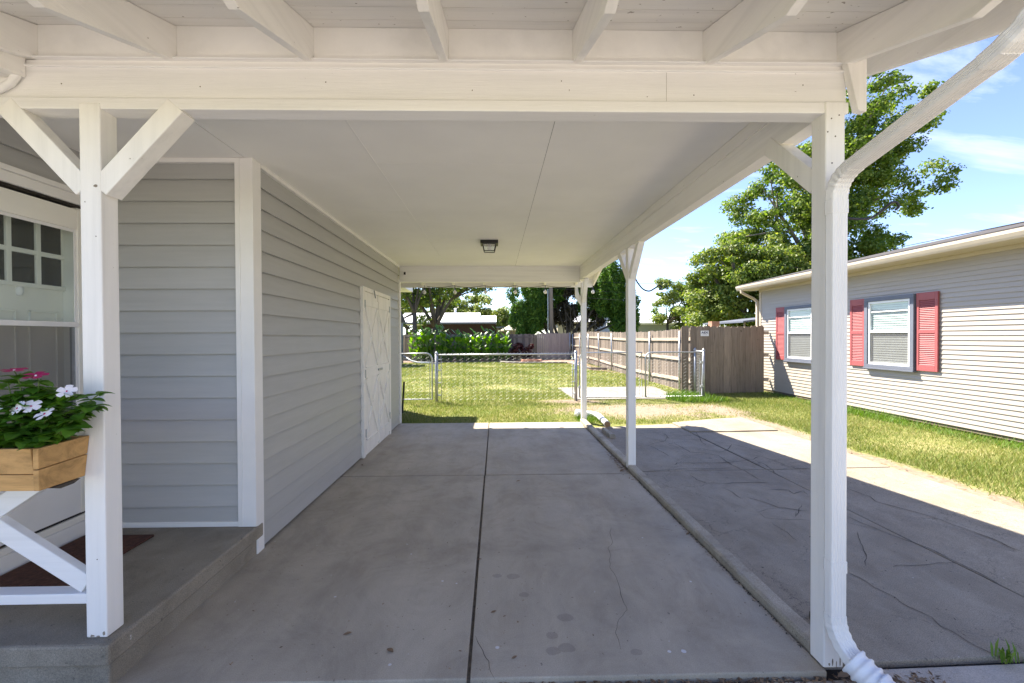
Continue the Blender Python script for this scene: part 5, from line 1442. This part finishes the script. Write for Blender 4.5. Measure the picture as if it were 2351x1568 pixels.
ph = thing('pale_house', (7.3, 42, 0), 'pale house wall glimpsed under the juniper branches', 'house')
MB().box(5.9, 9.4, 42, 46, 0, 2.9).build('wall', TAN_WALL, ph)
MB().prism([(5.6, 41.7, 2.9), (5.6, 44, 3.6), (5.6, 46.3, 2.9)], (4.1, 0, 0)).build('roof', WHITE_ROOF, ph)
ac = thing('patio_awning', (9, 17, 0), 'grey patio awning behind the board gate', 'awning')
MB().prism([(8.6, 15.2, 1.98), (10.6, 15.2, 2.2), (10.6, 15.2, 2.26), (8.6, 15.2, 2.04)], (0, 3, 0)).build('canopy', SLATE_TRIM, ac)
for p in ((8.7, 15.3), (8.7, 18.0)): MB().tube([(p[0], p[1], 0), (p[0], p[1], 2.04)], 0.03, 6).build('pole', BARK_PALE, ac)
MB().box(7.45, 7.72, 15.1, 15.35, 0, 2.02).build('brick_pier', BRICK, ac)

up = thing('utility_pole', (4.0, 31.6, 0), 'grey wooden utility pole in front of the juniper', 'pole')
MB().tube([(4.02, 31.6, -0.3), (3.96, 31.6, 4.0), (3.92, 31.6, 9.5)], [0.16, 0.145, 0.12], 12).build('shaft', POLE_WOOD, up, smooth=True)
MB().box(2.9, 4.9, 31.48, 31.55, 8.9, 9.02).build('crossarm', POLE_WOOD, up)
tag(MB().tube([(3.72, 31.45, 0), (3.72, 31.45, 4.9)], 0.022, 6).build('conduit_pole', PVC, smooth=True), 'thin white pole beside the utility pole', 'pole')
def wire(label, a, b, sag, r=0.012):
    a = Vector(a); b = Vector(b)
    P = [a.lerp(b, i / 16) - Vector((0, 0, sag * math.sin(math.pi * i / 16))) for i in range(17)]
    tag(MB().tube(P, r, 4).build('power_line', BLACK, smooth=True), label, 'cable', 'overhead cables')
wire('uppermost overhead cable right of the juniper', (3.9, 31.6, 5.6), (22, 31, 6.0), 0.5)
wire('middle overhead cable right of the juniper', (3.9, 31.6, 5.0), (22, 29, 5.2), 0.6)
wire('lowest overhead cable right of the juniper', (3.9, 31.6, 4.5), (20, 27, 3.9), 0.4)
wire('overhead cable crossing in front of the shade tree', (-9, 31, 4.6), (3.9, 31.6, 5.6), 0.5)
wire('cable dropping over the roof of the cream house at the right edge', (17.9, 20.0, 5.42), (9.45, 7.5, 3.53), 0.0, 0.011)

# ================================================================ small things in the yard
pv = thing('drain_pipe', (1.75, 8.2, 0), 'white plastic drain pipe lying beside the far carport post', 'pipe')
MB().tube([(1.52, 8.37, 0.09), (1.62, 8.37, 0.06), (1.76, 8.37, 0.05), (1.86, 8.30, 0.05), (1.90, 8.12, 0.05), (1.88, 7.72, 0.05), (1.86, 7.34, 0.05)], 0.052, 14).build('pipe', PVC, pv, smooth=True)
MB().lathe((0, 0, 0), [(0.0, 0), (0.046, 0)], 12)
MB().tube([(1.86, 7.345, 0.05), (1.86, 7.333, 0.05)], 0.048, 12).build('pipe_end', RUST, pv)
MB().tube([(1.545, 8.37, 0.10), (1.50, 8.25, 0.04)], 0.04, 10).build('fitting', PVC, pv, smooth=True)
stk = MB().bar((-1.885, 8.9, 0.0), (-1.865, 9.0, 0.62), 0.035, 0.02, (0, 1, 0)).build('stake', BLACK)
tag(stk, 'black stake leaning at the end of the house wall', 'stake')
hm = thing('downspout_length', (-5.0, 25.5, 0), 'white downspout length lying in the grass by the bed', 'pipe')
MB().tube([(-5.4, 25.9, 0.42), (-4.9, 25.6, 0.16), (-4.5, 25.5, 0.06), (-3.75, 25.5, 0.05)], 0.05, 8).build('pipe', PVC, hm, smooth=True)
MB().box(-3.7, -3.2, 25.35, 25.5, -0.04, 0.05).build('block', PAD, hm)
dsn = thing('dark_shed', (-6.7, 26, 0), 'dark shed at the left of the yard past the house wall', 'shed')
MB().box(-8.6, -5.42, 23.9, 26.0, 0, 2.35).build('wall', SLATE_TRIM, dsn)
MB().prism([(-8.8, 23.7, 2.4), (-8.8, 25, 3.0), (-8.8, 26.2, 2.4)], (3.5, 0, 0)).build('roof', SHINGLE, dsn)

# leaf litter
def litter(name, label, cat, loc, s, rz, mat=DEAD, parent=None, rot=None):
    v = []; f = []
    for i in range(5):
        q = i / 4; w = 0.5 * math.sin(math.pi * (0.05 + 0.9 * q))
        z = 0.12 * math.sin(q * 3 + rz)
        v += [(-w * s, (q - 0.5) * 2 * s, (z + 0.18 * w + 0.12) * s), (0, (q - 0.5) * 2 * s, (z + 0.1) * s), (w * s, (q - 0.5) * 2 * s, (z + 0.25 * w + 0.12) * s)]
    for i in range(4):
        a = 3 * i; f += [(a, a + 1, a + 4, a + 3), (a + 1, a + 2, a + 5, a + 4)]
    o = MB().add(v, f).build(name, mat)
    o.location = loc; o.rotation_euler = (0, 0, rz)
    OFF[o.name] = Vector(loc)
    return tag(o, label, cat, 'fallen leaves on the carport floor')
LV = [((-0.77, 2.27), .026, 'dark dry leaf on the floor nearest the porch step'), ((-0.52, 2.14), .03, 'pale tan dry leaf on the floor near the front edge'),
      ((0.08, 2.08), .018, 'brown dry leaf right of the floor joint at the front edge'), ((-0.02, 2.43), .02, 'curled dark leaf just right of the floor joint'),
      ((0.04, 2.39), .011, 'small dark leaf beside the curled leaf'), ((0.11, 2.34), .011, 'small dark leaf furthest right of the curled leaf'),
      ((-0.12, 3.01), .022, 'tan leaf caught in the floor joint'), ((0.23, 4.64), .03, 'yellow leaf near the crossing of the floor joints'),
      ((-1.60, 5.28), .03, 'dark leaf beside the foot of the storage door'), ((-0.65, 2.52), .009, 'tiny dark leaf in the middle of the left floor panel'),
      ((-0.18, 2.13), .011, 'small leaf left of the floor joint at the front'), ((1.42, 4.95), .05, 'clump of dry leaf by the foot of the middle post'),
      ((1.57, 1.955), .04, 'tan dry leaf by the foot of the near post'), ((1.465, 3.35), .025, 'reddish leaf against the kerb')]
for (x, y), s, lab in LV: litter('dry_leaf', lab, 'leaf', (x, y, 0.001 if y > 1.97 else -0.02), s * 0.8, random.uniform(0, 6))
chip = MB().prism([(1.66, 2.235, -0.008), (1.72, 2.265, -0.008), (1.755, 2.345, -0.008), (1.70, 2.36, -0.008), (1.655, 2.28, -0.008)], (0.005, 0.004, 0.025)).build('wood_chip', BARK)
tag(chip, 'brown wood chip lying beside the kerb near the near post', 'wood chip')
# debris along the front gap and the foot of the kerb
def debris(name, label, fn, n, s, mat=DEAD, seed=2):
    r_ = np.random.default_rng(seed); V = []; F = []
    for i in range(n):
        x, y, z = fn(r_); a = r_.uniform(0, 6.3); L = s * r_.uniform(0.4, 1.6); W = L * r_.uniform(0.1, 0.5); tl = r_.uniform(-0.5, 0.5) * L
        dx, dy = math.cos(a), math.sin(a); k = len(V)
        V += [(x - dx * L, y - dy * L, z), (x - dy * W, y + dx * W, z + abs(tl) * 0.6), (x + dx * L, y + dy * L, z + abs(tl)), (x + dy * W, y - dx * W, z + 0.002)]
        F.append((k, k + 1, k + 2, k + 3))
    return tag(np_mesh(name, V, F, mat), label, 'leaf litter', None, 'stuff')
debris('leaf_litter', 'dry leaf litter in the gap at the front edge of the floor', lambda r: (r.uniform(-0.4, 2.0), r.uniform(1.905, 1.955) + 0.012 * r.normal(), -0.024), 900, 0.012)
debris('leaf_litter', 'dirt and leaf bits along the foot of the kerb', lambda r: (1.492 - abs(r.normal()) * 0.012, 2.1 + 5.4 * r.random() ** 0.8, 0.002), 1500, 0.006, DARK, 5)
debris('leaf_litter', 'dark leaf bits caught by the middle post', lambda r: (1.46 + 0.03 * r.normal(), 5.25 + 0.25 * r.normal(), 0.003), 160, 0.014, DEAD, 6)
debris('leaf_litter', 'dry leaf bits along the far driveway edge', lambda r: (4.62 + 0.1 * r.normal(), r.uniform(3, 8), -0.03), 500, 0.016, DEAD, 8)

debris('leaf_litter', 'specks of grit and leaf scattered over the carport floor', lambda r: (r.uniform(-1.6, 1.45), 2.0 + 5.6 * r.random() ** 1.5, 0.002), 260, 0.0055, DEAD, 15)
debris('leaf_litter', 'specks of grit scattered over the shaded driveway', lambda r: (r.uniform(1.7, 4.5), 2.1 + 5.0 * r.random() ** 1.3, -0.008), 300, 0.006, DARK, 16)

# ================================================================ grass
def bare(x, y):
    b = np.full(x.shape, -9.0)
    for cx, cy, rx, ry in BARE:
        b = np.maximum(b, 1.15 - np.hypot((x - cx) / rx, (y - cy) / ry))
    return b
def fnoise(x, y, s, seed):
    r_ = np.random.default_rng(seed); out = np.zeros_like(x)
    for k in range(7):
        a = r_.uniform(0, 6.28); f = s * r_.uniform(0.6, 2.2); out += np.sin(x * f * np.cos(a) + y * f * np.sin(a) + r_.uniform(0, 6.28))
    return out / 3.5
def grass(name, label, x0, x1, y0, y1, n, h, w, mask, seed, mat=GRASS):
    r_ = np.random.default_rng(seed)
    x = r_.uniform(x0, x1, n); y = r_.uniform(y0, y1, n)
    nz = fnoise(x, y, 1.6, seed + 1)
    keep = mask(x, y) & (bare(x, y) + 0.35 * nz + 0.25 * r_.normal(size=n) < 0.25) & (r_.random(n) < 0.72 + 0.3 * nz)
    x = x[keep]; y = y[keep]; nz = nz[keep]; n = len(x)
    a = r_.uniform(0, 6.28, n); hh = h * (0.5 + r_.random(n)) * (1 + 0.35 * nz); ww = w * (0.6 + 0.8 * r_.random(n))
    dx, dy = np.cos(a), np.sin(a); lean = hh * r_.uniform(0.2, 1.0, n); la = r_.uniform(0, 6.28, n)
    z = np.full(n, GZ)
    V = np.stack([np.stack([x - dx * ww / 2, y - dy * ww / 2, z], 1), np.stack([x + dx * ww / 2, y + dy * ww / 2, z], 1), np.stack([x + np.cos(la) * lean, y + np.sin(la) * lean, z + hh], 1)], 1).reshape(-1, 3)
    return tag(np_mesh(name, V, np.arange(3 * n).reshape(-1, 3), mat), label, 'grass', None, 'stuff')
def yard_mask(x, y):
    m = ~((x > 1.55) & (y < 7.5 + (x - 1.6) * 0.22) & (x < 4.7))
    m &= ~((x > 1.9) & (x < 4.75) & (y > 10.85) & (y < 13.5))
    m &= ~((x < 1.6) & (y < 7.86))
    m &= (y < 27.0 - np.clip(x - 0.2, 0, 1.2))
    return m
grass('lawn_grass', 'short patchy grass of the back yard near the carport', -3.2, 5.3, 7.8, 12.5, 105000, 0.042, 0.009, yard_mask, 51)
grass('lawn_grass', 'sunlit mown grass further back in the yard', -7.0, 5.25, 12.5, 27.0, 125000, 0.05, 0.016, yard_mask, 52)
grass('lawn_grass', 'strip of grass between the driveway and the cream house', 4.58, 7.38, 2.4, 11.8, 120000, 0.045, 0.008, lambda x, y: (x > 4.7) & (x < 7.37), 53)
grass('weeds', 'fresh green weeds along the chain link gate', 4.2, 5.5, 10.2, 11.7, 5000, 0.13, 0.016, lambda x, y: (np.hypot((x - 5.0) / 0.8, (y - 10.75) / 0.7) < 1), 54, WEED)
grass('weeds', 'tuft of green weeds by the drain pipe', 1.5, 1.9, 7.95, 8.5, 500, 0.12, 0.014, lambda x, y: x > 0, 55, WEED)
grass('weeds', 'taller green grass along the foot of the house wall', 6.95, 7.38, 2.4, 11.7, 6000, 0.1, 0.01, lambda x, y: x > 0, 56, WEED)
wd = thing('weed', (2.36, 2.03, -0.01), 'green weed sprouting from the driveway joint at the right edge', 'weed')
rw = random.Random(8); mb = MB()
for k in range(26):
    a = rw.uniform(0, 6.28); L = rw.uniform(0.025, 0.075); le = rw.uniform(0.2, 0.9); bx = 2.41 + rw.uniform(-0.06, 0.06); by = 2.025 + rw.uniform(-0.02, 0.02)
    P = [Vector((bx, by, -0.02)), Vector((bx + math.cos(a) * le * L * 0.4, by + math.sin(a) * le * L * 0.4, L * 0.6)), Vector((bx + math.cos(a) * le * L, by + math.sin(a) * le * L, L * 0.95))]
    s = Vector((-math.sin(a), math.cos(a), 0)) * 0.005
    mb.add([P[0] - s * .6, P[0] + s * .6, P[1] + s, P[2], P[1] - s], [(0, 1, 2, 4), (4, 2, 3)])
mb.build('blades', WEED, wd)
